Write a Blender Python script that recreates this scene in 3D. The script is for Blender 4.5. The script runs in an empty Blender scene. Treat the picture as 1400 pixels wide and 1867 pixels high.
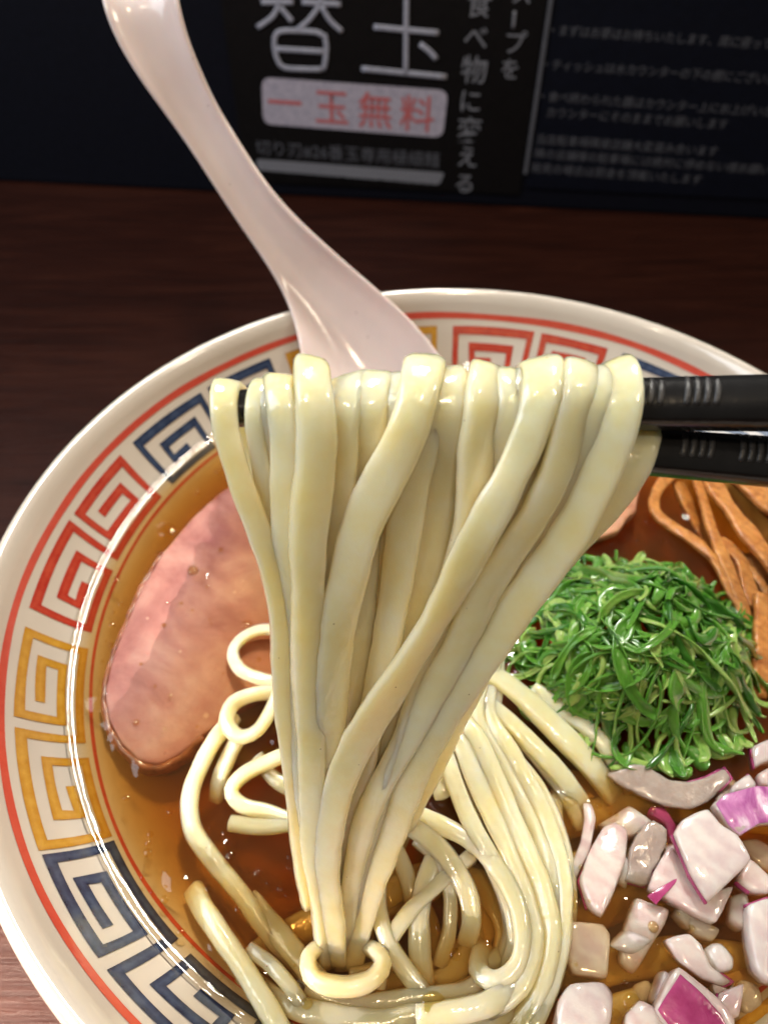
import bpy, bmesh, math, random
import numpy as np
from mathutils import Vector, Matrix, noise, kdtree

random.seed(7); rng = np.random.default_rng(7)
scene = bpy.context.scene
COL = scene.collection
R = math.radians

# ------------------------------------------------------------------ camera
# metres; origin = centre of the bowl's rim, table at z = TZ
TZ = -0.075
SOUP = -0.0188
F, W, H = 1350.0, 1400.0, 1867.0
CAM = np.array([-.0208, -.0967, .1302]); PITCH, ROLL = .8634, .0032
_fw = np.array([0, math.cos(PITCH), -math.sin(PITCH)])
_r0 = np.array([1., 0, 0]); _u0 = np.cross(_r0, _fw)
_r = math.cos(ROLL)*_r0 + math.sin(ROLL)*_u0
_u = -math.sin(ROLL)*_r0 + math.cos(ROLL)*_u0
cd = bpy.data.cameras.new('camera'); cam = bpy.data.objects.new('camera', cd); COL.objects.link(cam)
cam.matrix_world = Matrix(((_r[0], _u[0], -_fw[0], CAM[0]), (_r[1], _u[1], -_fw[1], CAM[1]),
                           (_r[2], _u[2], -_fw[2], CAM[2]), (0, 0, 0, 1)))
cd.sensor_fit = 'VERTICAL'; cd.sensor_height = 36; cd.lens = F/H*36
cd.clip_start = .005; cd.clip_end = 20
cd.dof.use_dof = True; cd.dof.focus_distance = .118; cd.dof.aperture_fstop = 19
scene.camera = cam
scene.render.resolution_x, scene.render.resolution_y = 767, 1024

# ------------------------------------------------------------------ light
world = bpy.data.worlds.new('World'); scene.world = world; world.use_nodes = True
world.node_tree.nodes['Background'].inputs[0].default_value = (1, .88, .74, 1)
world.node_tree.nodes['Background'].inputs[1].default_value = .11

def area(name, loc, target, size, power, col, shape='DISK', size_y=None):
    l = bpy.data.lights.new(name, 'AREA'); l.shape = shape; l.size = size
    if size_y: l.size_y = size_y
    l.energy = power; l.color = col
    o = bpy.data.objects.new(name, l); COL.objects.link(o); o.location = loc
    o.rotation_euler = (Vector(target)-Vector(loc)).to_track_quat('-Z', 'Y').to_euler()
    return o
area('window_light', (-.48, -.02, .44), (0, -.01, .0), .42, 3.0, (.86, .93, 1), 'RECTANGLE', .34)
c_ = area('counter_lamp', (.03, .39, .62), (0, -.03, .02), .06, .58, (1, .95, .86), 'RECTANGLE', .16)
c_.data.spread = R(56)
area('ceiling_lamp', (.10, -.48, 1.20), (0, 0, 0), .07, 4.0, (1, .77, .50))
area('side_lamp', (.50, -.02, .62), (0, 0, 0), .07, .9, (1, .86, .66))
area('far_lamp', (-.40, -.30, .86), (0, 0, 0), .05, .7, (1, .84, .62))
e_ = area('table_corner_fill', (-.60, -.30, .30), (-.19, -.13, TZ), .10, 2.0, (1, .78, .62))  # added narrow-beam fill, no real fixture; brightens the table's front-left corner
e_.data.spread = R(26)

scene.view_settings.view_transform = 'Standard'; scene.view_settings.look = 'None'
scene.view_settings.exposure = 0; scene.view_settings.gamma = 1
scene.render.engine = 'CYCLES'
cy = scene.cycles
cy.use_denoising = True
cy.max_bounces = 10; cy.diffuse_bounces = 4; cy.glossy_bounces = 4; cy.transmission_bounces = 6
cy.volume_bounces = 1; cy.transparent_max_bounces = 12
cy.caustics_reflective = False; cy.caustics_refractive = False
cy.sample_clamp_indirect = 6

# ------------------------------------------------------------------ helpers: projection (photo pixels -> points in the place)
def ray(u, v): return _fw + _r*((u-W/2)/F) + _u*((H/2-v)/F)
def on_plane(u, v, p0, n):
    d = ray(u, v); return CAM + d*(np.dot(np.array(p0)-CAM, n)/np.dot(d, n))
def onz(u, v, z): return on_plane(u, v, (0, 0, z), np.array([0, 0, 1.]))
def ony(u, v, y): return on_plane(u, v, (0, y, 0), np.array([0, 1., 0]))
def soup(u, v, h=0): return onz(u, v, SOUP + h*.001)

def lin(r, g, b):
    f = lambda c: (c/255/12.92) if c/255 <= .04045 else ((c/255+.055)/1.055)**2.4
    return (f(r), f(g), f(b), 1)

def link(o, parent=None):
    COL.objects.link(o)
    if parent is not None: o.parent = parent
    return o
def mesh_obj(name, verts, faces, mat, parent=None, smooth=True):
    me = bpy.data.meshes.new(name); me.from_pydata([tuple(v) for v in verts], [], faces); me.update()
    if smooth: me.polygons.foreach_set('use_smooth', [True]*len(me.polygons))
    if mat: me.materials.append(mat)
    return link(bpy.data.objects.new(name, me), parent)
def bm_obj(name, bm, mat, parent=None, smooth=True):
    bmesh.ops.recalc_face_normals(bm, faces=bm.faces)
    me = bpy.data.meshes.new(name); bm.to_mesh(me); bm.free()
    if smooth: me.polygons.foreach_set('use_smooth', [True]*len(me.polygons))
    if mat: me.materials.append(mat)
    return link(bpy.data.objects.new(name, me), parent)
def tag(o, label, cat, group=None, kind=None):
    o['label'] = label; o['category'] = cat
    if group: o['group'] = group
    if kind: o['kind'] = kind
    return o
def empty(name, loc, label, cat, group=None):
    o = bpy.data.objects.new(name, None); COL.objects.link(o); o.location = loc; o.empty_display_size = .01
    tag(o, label, cat, group); return o
def keep(child, parent):   # parent without moving (parents only have a location)
    child.parent = parent; child.matrix_parent_inverse = Matrix.Translation(parent.location).inverted(); return child

def catmull(P, step=.001):
    P = np.asarray(P, float)
    if len(P) == 2: P = np.vstack([P[0], (P[0]+P[1])/2, P[1]])
    Q = np.vstack([2*P[0]-P[1], P, 2*P[-1]-P[-2]]); out = []
    for i in range(1, len(Q)-2):
        p0, p1, p2, p3 = Q[i-1], Q[i], Q[i+1], Q[i+2]
        n = max(2, int(np.linalg.norm((p2-p1)[:3])/step))
        t = np.linspace(0, 1, n, endpoint=False)[:, None]
        out.append(.5*((2*p1)+(-p0+p2)*t+(2*p0-5*p1+4*p2-p3)*t*t+(-p0+3*p1-3*p2+p3)*t**3))
    out.append(P[-1:]); return np.vstack(out)

def section(n, k):
    t = np.linspace(0, 2*np.pi, k, endpoint=False) + .5*2*np.pi/k
    c, s = np.cos(t), np.sin(t)
    return np.stack([np.sign(c)*np.abs(c)**(2/n), np.sign(s)*np.abs(s)**(2/n)], -1)

def sweep(path, nrm, width, thick, n=3.2, k=14):
    """solid strand: path (N,3), face normals (N,3), width and thickness arrays"""
    path = np.asarray(path); N = len(path)
    T = np.gradient(path, axis=0); T /= np.linalg.norm(T, axis=1, keepdims=True)+1e-12
    B = np.cross(nrm, T); B /= np.linalg.norm(B, axis=1, keepdims=True)+1e-12
    Nn = np.cross(T, B)
    S = section(n, k)
    w = np.broadcast_to(width, (N,)); th = np.broadcast_to(thick, (N,))
    V = path[:, None] + B[:, None]*(S[None, :, 0:1]*w[:, None, None]/2) + Nn[:, None]*(S[None, :, 1:2]*th[:, None, None]/2)
    V = V.reshape(-1, 3); faces = []
    for i in range(N-1):
        for j in range(k):
            a, b = i*k+j, i*k+(j+1) % k
            faces.append((a, b, b+k, a+k))
    for i, o in ((0, -1), (N-1, 1)):       # domed ends
        c = len(V); V = np.vstack([V, path[i]+T[i]*o*th[i]*.22])
        ring = [i*k+j for j in range(k)]
        for j in range(k):
            a, b = ring[j], ring[(j+1) % k]
            faces.append((b, a, c) if o < 0 else (a, b, c))
    return V, faces

def wob(N, amp, freq, seed):
    t = np.arange(N)*freq
    return np.array([amp*noise.noise(Vector((x, seed*3.7, 1.3))) for x in t])

# ------------------------------------------------------------------ materials
def mat(name):
    m = bpy.data.materials.new(name); m.use_nodes = True
    nt = m.node_tree; return m, nt, nt.nodes['Principled BSDF']
def nd(nt, t, **kw):
    n = nt.nodes.new(t)
    for k, v in kw.items():
        if hasattr(n, k): setattr(n, k, v)
        else: n.inputs[k].default_value = v
    return n
def ramp(nt, fac, stops):
    n = nt.nodes.new('ShaderNodeValToRGB'); e = n.color_ramp.elements
    while len(e) < len(stops): e.new(.5)
    for i, (p, c) in enumerate(stops): e[i].position = p; e[i].color = c
    nt.links.new(fac, n.inputs[0]); return n.outputs[0]
def coords(nt, scale=(1, 1, 1), rot=(0, 0, 0)):
    tc = nd(nt, 'ShaderNodeTexCoord'); mp = nd(nt, 'ShaderNodeMapping')
    mp.inputs['Scale'].default_value = scale; mp.inputs['Rotation'].default_value = rot
    nt.links.new(tc.outputs['Object'], mp.inputs[0]); return mp.outputs[0]
def tex(nt, vec, scale, detail=4, rough=.55, dist=0):
    n = nd(nt, 'ShaderNodeTexNoise'); n.inputs['Scale'].default_value = scale
    n.inputs['Detail'].default_value = detail; n.inputs['Roughness'].default_value = rough
    n.inputs['Distortion'].default_value = dist
    nt.links.new(vec, n.inputs['Vector']); return n.outputs['Fac']
def bump(nt, p, h, dist, strength=1):
    b = nd(nt, 'ShaderNodeBump'); b.inputs['Distance'].default_value = dist; b.inputs['Strength'].default_value = strength
    nt.links.new(h, b.inputs['Height']); nt.links.new(b.outputs[0], p.inputs['Normal']); return b
def wet(name, stops, scale, rough=.2, sss=.5, radius=(1, .5, .25), sscale=.003, bumpd=.00012, bscale=700, coat=.5, detail=4, dist=0, specks=None, trans=0, film=0, veins=0, va=.2):
    m, nt, p = mat(name); v = coords(nt)
    fac = tex(nt, v, scale, detail, .6, dist)
    if veins:
        w_ = nd(nt, 'ShaderNodeTexWave'); w_.inputs['Scale'].default_value = veins; w_.inputs['Distortion'].default_value = 5
        w_.inputs['Detail'].default_value = 3; w_.inputs['Detail Scale'].default_value = 2; w_.bands_direction = 'DIAGONAL'
        nt.links.new(v, w_.inputs['Vector'])
        mv = nd(nt, 'ShaderNodeMath', operation='MULTIPLY_ADD'); mv.inputs[1].default_value = va
        s_ = nd(nt, 'ShaderNodeMath', operation='SUBTRACT'); s_.inputs[1].default_value = va/2
        nt.links.new(fac, s_.inputs[0]); nt.links.new(w_.outputs['Fac'], mv.inputs[0]); nt.links.new(s_.outputs[0], mv.inputs[2]); fac = mv.outputs[0]
    c = ramp(nt, fac, stops)
    if specks:
        vo = nd(nt, 'ShaderNodeTexVoronoi'); vo.inputs['Scale'].default_value = specks[0]; nt.links.new(v, vo.inputs['Vector'])
        lt = nd(nt, 'ShaderNodeMath', operation='LESS_THAN'); lt.inputs[1].default_value = specks[1]
        nt.links.new(vo.outputs['Distance'], lt.inputs[0])
        mx = nd(nt, 'ShaderNodeMix', data_type='RGBA'); mx.inputs['B'].default_value = specks[2]
        mu = nd(nt, 'ShaderNodeMath', operation='MULTIPLY'); mu.inputs[1].default_value = .7
        nt.links.new(lt.outputs[0], mu.inputs[0]); nt.links.new(mu.outputs[0], mx.inputs[0])
        nt.links.new(c, mx.inputs[6]); c = mx.outputs[2]
        mx.inputs[7].default_value = specks[2]
    nt.links.new(c, p.inputs['Base Color'])
    p.inputs['Roughness'].default_value = rough
    p.inputs['Subsurface Weight'].default_value = sss; p.inputs['Subsurface Radius'].default_value = radius
    p.inputs['Subsurface Scale'].default_value = sscale
    p.inputs['Coat Weight'].default_value = coat; p.inputs['Coat Roughness'].default_value = .06
    p.inputs['Transmission Weight'].default_value = trans; p.inputs['IOR'].default_value = 1.36
    h = tex(nt, v, bscale, 3); bump(nt, p, h, bumpd)
    if film:
        b2 = nd(nt, 'ShaderNodeBump'); b2.inputs['Distance'].default_value = film
        nt.links.new(tex(nt, v, 360, 2, .5), b2.inputs['Height']); nt.links.new(b2.outputs[0], p.inputs['Coat Normal'])
    return m

M = {}
M['noodle'] = wet('noodle_dough', [(.3, lin(249, 222, 164)), (.7, lin(252, 236, 196))], 140, .16, .9, (1, .80, .50), .0075,
                  .00012, 480, .9, specks=(250, .032, lin(150, 105, 60)), trans=0, film=.00026)
M['pork'] = wet('pork_slice', [(.28, lin(150, 88, 84)), (.5, lin(182, 126, 116)), (.72, lin(204, 160, 144))], 55, .55, .35,
                (1, .4, .3), .0025, .00010, 520, .04, 8, .6, specks=(150, .10, lin(214, 176, 152)), veins=90, va=.05)
M['rind'] = wet('pork_rind', [(.3, lin(90, 50, 36)), (.7, lin(176, 112, 78))], 300, .2, .3, (1, .4, .2), .002, .0003, 500, .7)
M['rind2'] = wet('pork_end', [(.3, lin(160, 104, 84)), (.7, lin(206, 156, 124))], 120, .35, .35, (1, .4, .2), .002, .0002, 500, .4)
M['menma'] = wet('bamboo_shoot', [(.3, lin(150, 88, 38)), (.7, lin(208, 146, 80))], 260, .4, .4, (1, .5, .2), .002, .0004, 800, .25, 5, 1, veins=220, va=.10)
M['onion'] = wet('onion_flesh', [(.3, lin(222, 204, 206)), (.7, lin(242, 234, 230))], 160, .22, .6, (1, .8, .75), .004, .00010, 700, .8, trans=.22, film=.00008, veins=130)
M['onion_pink'] = wet('onion_flesh_pink', [(.3, lin(222, 190, 190)), (.7, lin(242, 228, 222))], 110, .22, .6, (1, .75, .7), .004, .00010, 700, .8, trans=.26, film=.00008, veins=130)
M['onion_grey'] = wet('onion_flesh_clear', [(.3, lin(176, 156, 150)), (.7, lin(214, 200, 190))], 130, .14, .5, (1, .75, .6), .004, .0003, 450, .8, trans=.35)
M['purple'] = wet('onion_skin', [(.3, lin(140, 40, 92)), (.7, lin(176, 78, 128))], 220, .25, .3, (1, .3, .6), .0015, .00006, 900, .4)
M['violet'] = wet('onion_skin_violet', [(.40, lin(160, 84, 146)), (.52, lin(196, 132, 182)), (.62, lin(226, 204, 222))], 110, .22, .3, (1, .5, .8), .0015, .0001, 700, .5, 5, 1.5)

def m_scallion():
    m, nt, p = mat('scallion_leaf'); oi = nd(nt, 'ShaderNodeObjectInfo')
    v = coords(nt, (1, 1, 1)); n = tex(nt, v, 260, 3)
    ad = nd(nt, 'ShaderNodeMath', operation='MULTIPLY_ADD'); ad.inputs[1].default_value = .45
    nt.links.new(n, ad.inputs[0]); nt.links.new(oi.outputs['Random'], ad.inputs[2])
    c = ramp(nt, ad.outputs[0], [(.10, lin(26, 72, 14)), (.45, lin(62, 128, 32)), (.85, lin(108, 170, 60)), (1.0, lin(164, 200, 104))])
    nt.links.new(c, p.inputs['Base Color'])
    p.inputs['Roughness'].default_value = .25; p.inputs['Coat Weight'].default_value = .5
    p.inputs['Subsurface Weight'].default_value = .3; p.inputs['Subsurface Scale'].default_value = .001
    p.inputs['Subsurface Radius'].default_value = (.5, 1, .3); p.inputs['Transmission Weight'].default_value = .3; p.inputs['IOR'].default_value = 1.35
    st = tex(nt, coords(nt, (1, 1, 1)), 1500, 2); bump(nt, p, st, .0001)
    return m
M['scallion'] = m_scallion()

def m_ceramic():
    m, nt, p = mat('white_glaze'); v = coords(nt)
    c = ramp(nt, tex(nt, v, 30, 5), [(.3, lin(202, 193, 181)), (.7, lin(213, 205, 194))])
    nt.links.new(c, p.inputs['Base Color']); p.inputs['Roughness'].default_value = .16
    p.inputs['Coat Weight'].default_value = .6; p.inputs['Coat Roughness'].default_value = .04
    bump(nt, p, tex(nt, v, 60, 3), .00015)
    return m
M['ceramic'] = m_ceramic()
def m_paint(name, a, b):
    m, nt, p = mat(name); v = coords(nt)
    at = nd(nt, 'ShaderNodeAttribute'); at.attribute_name = 'edge'
    ma = nd(nt, 'ShaderNodeMath', operation='MULTIPLY_ADD'); ma.inputs[1].default_value = -.30
    nt.links.new(at.outputs['Fac'], ma.inputs[0]); nt.links.new(tex(nt, v, 380, 4, .65), ma.inputs[2])
    c = ramp(nt, ma.outputs[0], [(.15, a), (.62, b)])
    nt.links.new(c, p.inputs['Base Color']); p.inputs['Roughness'].default_value = .2
    p.inputs['Coat Weight'].default_value = .6; p.inputs['Coat Roughness'].default_value = .05
    return m
M['red'] = m_paint('red_glaze', lin(172, 46, 34), lin(196, 80, 58))
M['yellow'] = m_paint('yellow_glaze', lin(182, 126, 28), lin(208, 160, 62))
M['blue'] = m_paint('blue_glaze', lin(26, 38, 68), lin(64, 80, 110))
M['redline'] = m_paint('red_line_glaze', lin(196, 66, 52), lin(206, 84, 66))

def m_plastic():
    m, nt, p = mat('spoon_plastic'); v = coords(nt)
    c = ramp(nt, tex(nt, v, 60, 5), [(.3, lin(218, 202, 199)), (.7, lin(226, 211, 208))])
    vo = nd(nt, 'ShaderNodeTexVoronoi'); vo.inputs['Scale'].default_value = 150; nt.links.new(v, vo.inputs['Vector'])
    sp = ramp(nt, vo.outputs['Distance'], [(.03, (.45, .4, .38, 1)), (.055, (1, 1, 1, 1))])
    ml = nd(nt, 'ShaderNodeMix', data_type='RGBA', blend_type='MULTIPLY'); ml.inputs[0].default_value = .6
    nt.links.new(c, ml.inputs[6]); nt.links.new(sp, ml.inputs[7]); c = ml.outputs[2]
    nt.links.new(c, p.inputs['Base Color']); nt.links.new(ramp(nt, tex(nt, v, 90, 5), [(.35, (.10,)*3+(1,)), (.7, (.24,)*3+(1,))]), p.inputs['Roughness'])
    p.inputs['Subsurface Weight'].default_value = .15; p.inputs['Subsurface Scale'].default_value = .002
    bump(nt, p, tex(nt, v, 500, 2), .00003)
    return m
M['spoon'] = m_plastic()
def m_black(name, col, rough, bscale=900, bd=.00004, spec=.5):
    m, nt, p = mat(name); v = coords(nt)
    c = ramp(nt, tex(nt, v, 300, 4), [(.3, tuple(x*.7 for x in col[:3])+(1,)), (.7, col)])
    nt.links.new(c, p.inputs['Base Color']); p.inputs['Roughness'].default_value = rough
    p.inputs['Specular IOR Level'].default_value = spec
    bump(nt, p, tex(nt, v, bscale, 2), bd); return m
M['stick'] = m_black('black_lacquer', (.012, .012, .013, 1), .2)
M['ridge'] = m_black('scored_black_plastic', (.03, .03, .033, 1), .45, 2500, .0001)
M['board'] = m_black('dark_navy_board', (.0045, .0055, .0115, 1), .5, spec=.2)
M['poster'] = m_black('black_print', (.006, .0053, .006, 1), .5, spec=.2)
M['notice'] = m_black('navy_print', (.004, .0056, .013, 1), .5, spec=.2)
def m_print(name, a, b, sc=900, lo=.35, hi=.6):
    m, nt, p = mat(name); v = coords(nt)
    c = ramp(nt, tex(nt, v, sc, 4, .7), [(lo, a), (hi, b)])
    nt.links.new(c, p.inputs['Base Color']); p.inputs['Roughness'].default_value = .5; return m
M['ink_white'] = m_print('white_print', lin(140, 142, 160), lin(180, 182, 198))
M['ink_grey'] = m_print('grey_print', lin(96, 98, 108), lin(140, 142, 152), 1500)
M['ink_dim'] = m_print('small_grey_print', lin(66, 68, 76), lin(104, 106, 116), 1500)
M['label'] = m_print('pale_label', lin(160, 156, 176), lin(188, 182, 198), 500)
M['ink_red'] = m_print('red_print', lin(190, 96, 100), lin(200, 110, 112), 1500, .3, .7)

def m_wood():
    m, nt, p = mat('dark_wood_laminate')
    v = coords(nt, (1, 9, 1)); v2 = coords(nt, (2, 70, 2))
    a = tex(nt, v, 9, 6, .6, 1.5); b = tex(nt, v2, 12, 5, .7, .4)
    mx = nd(nt, 'ShaderNodeMath', operation='MULTIPLY_ADD'); mx.inputs[1].default_value = .5
    nt.links.new(b, mx.inputs[0])
    hf = nd(nt, 'ShaderNodeMath', operation='MULTIPLY'); hf.inputs[1].default_value = .5; nt.links.new(a, hf.inputs[0])
    nt.links.new(hf.outputs[0], mx.inputs[2])
    c = ramp(nt, mx.outputs[0], [(.34, lin(30, 11, 7)), (.50, lin(46, 19, 12)), (.66, lin(62, 31, 21))])
    nt.links.new(c, p.inputs['Base Color']); p.inputs['Roughness'].default_value = .45; p.inputs['Specular IOR Level'].default_value = .22
    bump(nt, p, b, .0004)
    return m
M['wood'] = m_wood()

def m_soup():
    m, nt, p = mat('amber_broth'); nt.nodes.remove(p)
    out = nt.nodes['Material Output']
    fr = nd(nt, 'ShaderNodeFresnel'); fr.inputs['IOR'].default_value = 1.40
    tr = nd(nt, 'ShaderNodeBsdfTransparent'); gl = nd(nt, 'ShaderNodeBsdfGlossy'); gl.inputs['Roughness'].default_value = .03
    mx = nd(nt, 'ShaderNodeMixShader')
    v = coords(nt); b = nd(nt, 'ShaderNodeBump'); b.inputs['Distance'].default_value = .0004; b.inputs['Strength'].default_value = .35
    nt.links.new(tex(nt, v, 90, 2), b.inputs['Height'])
    nt.links.new(b.outputs[0], gl.inputs['Normal']); nt.links.new(b.outputs[0], fr.inputs['Normal'])
    nt.links.new(fr.outputs[0], mx.inputs[0]); nt.links.new(tr.outputs[0], mx.inputs[1]); nt.links.new(gl.outputs[0], mx.inputs[2])
    nt.links.new(mx.outputs[0], out.inputs['Surface'])
    ab = nd(nt, 'ShaderNodeVolumeAbsorption'); ab.inputs['Color'].default_value = (.878, .665, .19, 1); ab.inputs['Density'].default_value = 300
    sc = nd(nt, 'ShaderNodeVolumeScatter'); sc.inputs['Color'].default_value = (.92, .64, .38, 1); sc.inputs['Density'].default_value = 25
    ad = nd(nt, 'ShaderNodeAddShader'); nt.links.new(ab.outputs[0], ad.inputs[0]); nt.links.new(sc.outputs[0], ad.inputs[1])
    nt.links.new(ad.outputs[0], out.inputs['Volume'])
    return m
M['soup'] = m_soup()

# ------------------------------------------------------------------ table and partition
def slab(name, x0, x1, y0, y1, z0, z1, bev, m, parent=None, seg=3):
    bm = bmesh.new(); bmesh.ops.create_cube(bm, size=1)
    for v in bm.verts:
        v.co = Vector(((x0+x1)/2+v.co.x*(x1-x0), (y0+y1)/2+v.co.y*(y1-y0), (z0+z1)/2+v.co.z*(z1-z0)))
    bmesh.ops.bevel(bm, geom=bm.edges[:], offset=bev, segments=seg, affect='EDGES', profile=.5)
    return bm_obj(name, bm, m, parent, False)
t = slab('tabletop', -.55, .6, -.4, .52, TZ-.03, TZ, .003, M['wood'])
tag(t, 'dark brown wood grain counter top under the ramen bowl', 'table', kind='structure')

# partition: a vertical board on the counter, turned a little
SA, SB = np.array([-.242, .3325]), np.array([.1855, .2915])
ex = np.append((SB-SA)/np.linalg.norm(SB-SA), 0); ez = np.array([0, 0, 1.]); en = np.cross(ex, ez)   # en faces the camera
S0 = np.array([SA[0], SA[1], TZ])
def onsign(u, v, off=0): return on_plane(u, v, S0+en*off, en)
def sxy(u, v): q = onsign(u, v)-S0; return np.dot(q, ex), q[2]
SIGN_M = Matrix(((ex[0], ez[0], en[0], S0[0]), (ex[1], ez[1], en[1], S0[1]), (ex[2], ez[2], en[2], S0[2]), (0, 0, 0, 1)))
def sign_box(name, x0, x1, z0, z1, d0, d1, m, bev=.0006):
    o = slab(name, x0, x1, z0, z1, d0, d1, bev, m, None, 2); o.matrix_world = SIGN_M; return o
bd = sign_box('partition_board', -.25, .78, .0005, .42, -.012, 0, M['board'], .0015)
tag(bd, 'dark navy upright partition board behind the bowl on the counter', 'partition')
px0, pz0 = sxy(452, 345); px1, _ = sxy(968, 200); _, pzb = sxy(900, 352)
ps = sign_box('menu_poster', px0, px1, .008, .36, .0004, .0012, M['poster'], .0002)
tag(ps, 'black ramen poster with white lettering and a pale red-lettered label', 'poster')
nx1, _ = sxy(1700, 400)
ns = sign_box('notice_sheet', px1+.0035, px1+.34, .012, .36, .0004, .0012, M['notice'], .0002)
tag(ns, 'navy notice sheet with small grey lines of text, right of the poster', 'notice')
o = sign_box('sheet_edge', px1+.0006, px1+.0026, .020, .36, .0014, .0024, M['ink_dim'], .0003); o.parent = ns; o.matrix_parent_inverse = SIGN_M.inverted()

def text(s, u, v, px_h, m, parent, name='lettering', sx=1.0, rot=0, bold=0.0, align='LEFT', vert=False):
    """flat print on the sign; (u,v) pixel of the baseline start, px_h glyph height in pixels"""
    p = onsign(u, v); depth = np.dot(p-CAM, _fw)
    hh = px_h*depth/F/1.02
    c = bpy.data.curves.new('lettering', 'FONT'); c.body = s; c.size = hh; c.align_x = align; c.offset = bold*hh
    c.resolution_u = 3
    tmp = bpy.data.objects.new('lettering', c); COL.objects.link(tmp)
    dg = bpy.context.evaluated_depsgraph_get(); me = bpy.data.meshes.new_from_object(tmp.evaluated_get(dg))
    bpy.data.objects.remove(tmp); me.name = name
    me.materials.clear(); me.materials.append(m)
    q = p-S0
    L = Matrix.Translation((np.dot(q, ex), q[2], .0016)) @ Matrix.Rotation(rot, 4, 'Z') @ Matrix.Diagonal((sx, 1, 1, 1))
    me.transform(L)
    o = bpy.data.objects.new(name, me); COL.objects.link(o); o.matrix_world = SIGN_M
    o.parent = parent; o.matrix_parent_inverse = SIGN_M.inverted()
    return o
def stroke(pts, w, m, parent, name='lettering'):
    """brush stroke printed on the sign through pixel points"""
    P = catmull(np.array([list(sxy(*q)) + [0.0018] for q in pts]), .0012)
    wd = w*np.dot(onsign(*pts[0])-CAM, _fw)/F
    N = np.tile([0, 0, 1.], (len(P), 1))
    V, Fc = sweep(P, N, wd, .0004, 2.6, 8)
    o = mesh_obj(name, V, Fc, m); o.matrix_world = SIGN_M; o.parent = parent; o.matrix_parent_inverse = SIGN_M.inverted(); return o

wi, gi, di = M['ink_white'], M['ink_grey'], M['ink_dim']
# the big kanji, lower halves in frame: 替 and 玉
def glyph(strokes, w, name='kanji'):
    Vs, Fs = [], []
    for pts in strokes:
        P = np.array([list(sxy(*q)) + [0.0018] for q in pts])
        P = catmull(P, .0015) if len(P) > 2 else np.linspace(P[0], P[1], 12)
        wd = w*np.dot(onsign(*pts[0])-CAM, _fw)/F
        V, Fc = sweep(P, np.tile([0, 0, 1.], (len(P), 1)), wd, .0004, 2.6, 8)
        b = sum(len(x) for x in Vs); Vs.append(V); Fs += [tuple(i+b for i in f) for f in Fc]
    o = mesh_obj(name, np.vstack(Vs), Fs, wi); o.matrix_world = SIGN_M; o.parent = ps; o.matrix_parent_inverse = SIGN_M.inverted(); return o
glyph([[(485, -30), (545, -27)], [(478, 2), (536, 2)], [(513, -70), (512, -8), (500, 26), (471, 48)], [(514, 12), (534, 37)],
       [(562, -32), (618, -29)], [(552, 2), (622, 6)], [(588, -70), (586, -4), (568, 30), (544, 52)], [(588, 10), (602, 34), (625, 56)],
       [(592, 64), (575, 56), (520, 54), (504, 62), (502, 84), (508, 108), (520, 121), (560, 124), (588, 124)],
       [(592, 60), (596, 80), (594, 110), (590, 126)], [(506, 87), (592, 92)]], 9.5)
glyph([[(668, -58), (812, -50)], [(682, 47), (800, 58)], [(742, -54), (740, 134)], [(766, 78), (784, 92), (796, 106)], [(660, 123), (814, 138)]], 10)
# pale label with red lettering
def plate(u0, v0, u1, v1, v2, v3, rad, m, name, d=.0014):
    """rounded plate with pixel corners TL(u0,v0) TR(u1,v1) BR(u1-10,v2) BL(u0+2,v3)"""
    c = [np.array(sxy(*q)) for q in ((u0, v0), (u1, v1), (u1-10, v2), (u0+3, v3))]
    out = []
    for i in range(4):
        p, a, b = c[i], c[i-1], c[(i+1) % 4]
        da = (a-p)/np.linalg.norm(a-p); db = (b-p)/np.linalg.norm(b-p)
        for k in range(7):
            s = k/6; q0, q1 = p+da*rad, p+db*rad
            out.append((1-s)**2*q0+2*s*(1-s)*p+s*s*q1)
    n = len(out)
    V = [(x, y, d) for x, y in out]+[(x, y, .0008) for x, y in out]
    Fc = [tuple(range(n))]+[(i, (i+1) % n, (i+1) % n+n, i+n) for i in range(n)]
    o = mesh_obj(name, V, Fc, m, None, False)
    o.data.flip_normals() if o.data.polygons[0].normal.z < 0 else None
    o.matrix_world = SIGN_M; o.parent = ps; o.matrix_parent_inverse = SIGN_M.inverted(); return o
plate(478, 139, 817, 163, 249, 224, .005, M['label'], 'pale_label')
plate(468, 288, 811, 313, 335, 308, .0022, gi, 'grey_bar')
slant = math.atan2(sxy(815, 165)[1]-sxy(480, 142)[1], sxy(815, 165)[0]-sxy(480, 142)[0])
for s, u, v in (('一', 490, 209), ('玉', 574, 217), ('無', 652, 223), ('料', 727, 229)):
    text(s, u, v, 66, M['ink_red'], ps, rot=slant, bold=.008)
text('切り刃#26番玉専用極細麺', 468, 277, 30, di, ps, rot=slant, sx=.98)
text('替玉のご注文は店員までお声がけください', 476, 324, 20, M['poster'], ps, rot=slant, sx=.9)
for s, u, v, h in (('食', 848, 24, 48), ('べ', 843, 84, 46), ('物', 838, 144, 50), ('に', 834, 198, 44), ('変', 830, 252, 48), ('え', 830, 298, 42), ('る', 826, 345, 40)):
    text(s, u, v, h, gi, ps, rot=slant*.6, bold=.006)
for s, u, v, h in (('ー', 921, 46, 40), ('プ', 915, 92, 42), ('を', 909, 138, 38)):
    text(s, u, v, h, gi, ps, rot=(slant*.6 if s != 'ー' else slant*.6), bold=.006) if s != 'ー' else stroke([(938, 18), (935, 50)], 6, gi, ps)
text('ス', 930, 2, 40, gi, ps, rot=slant*.6, bold=.006)
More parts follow.
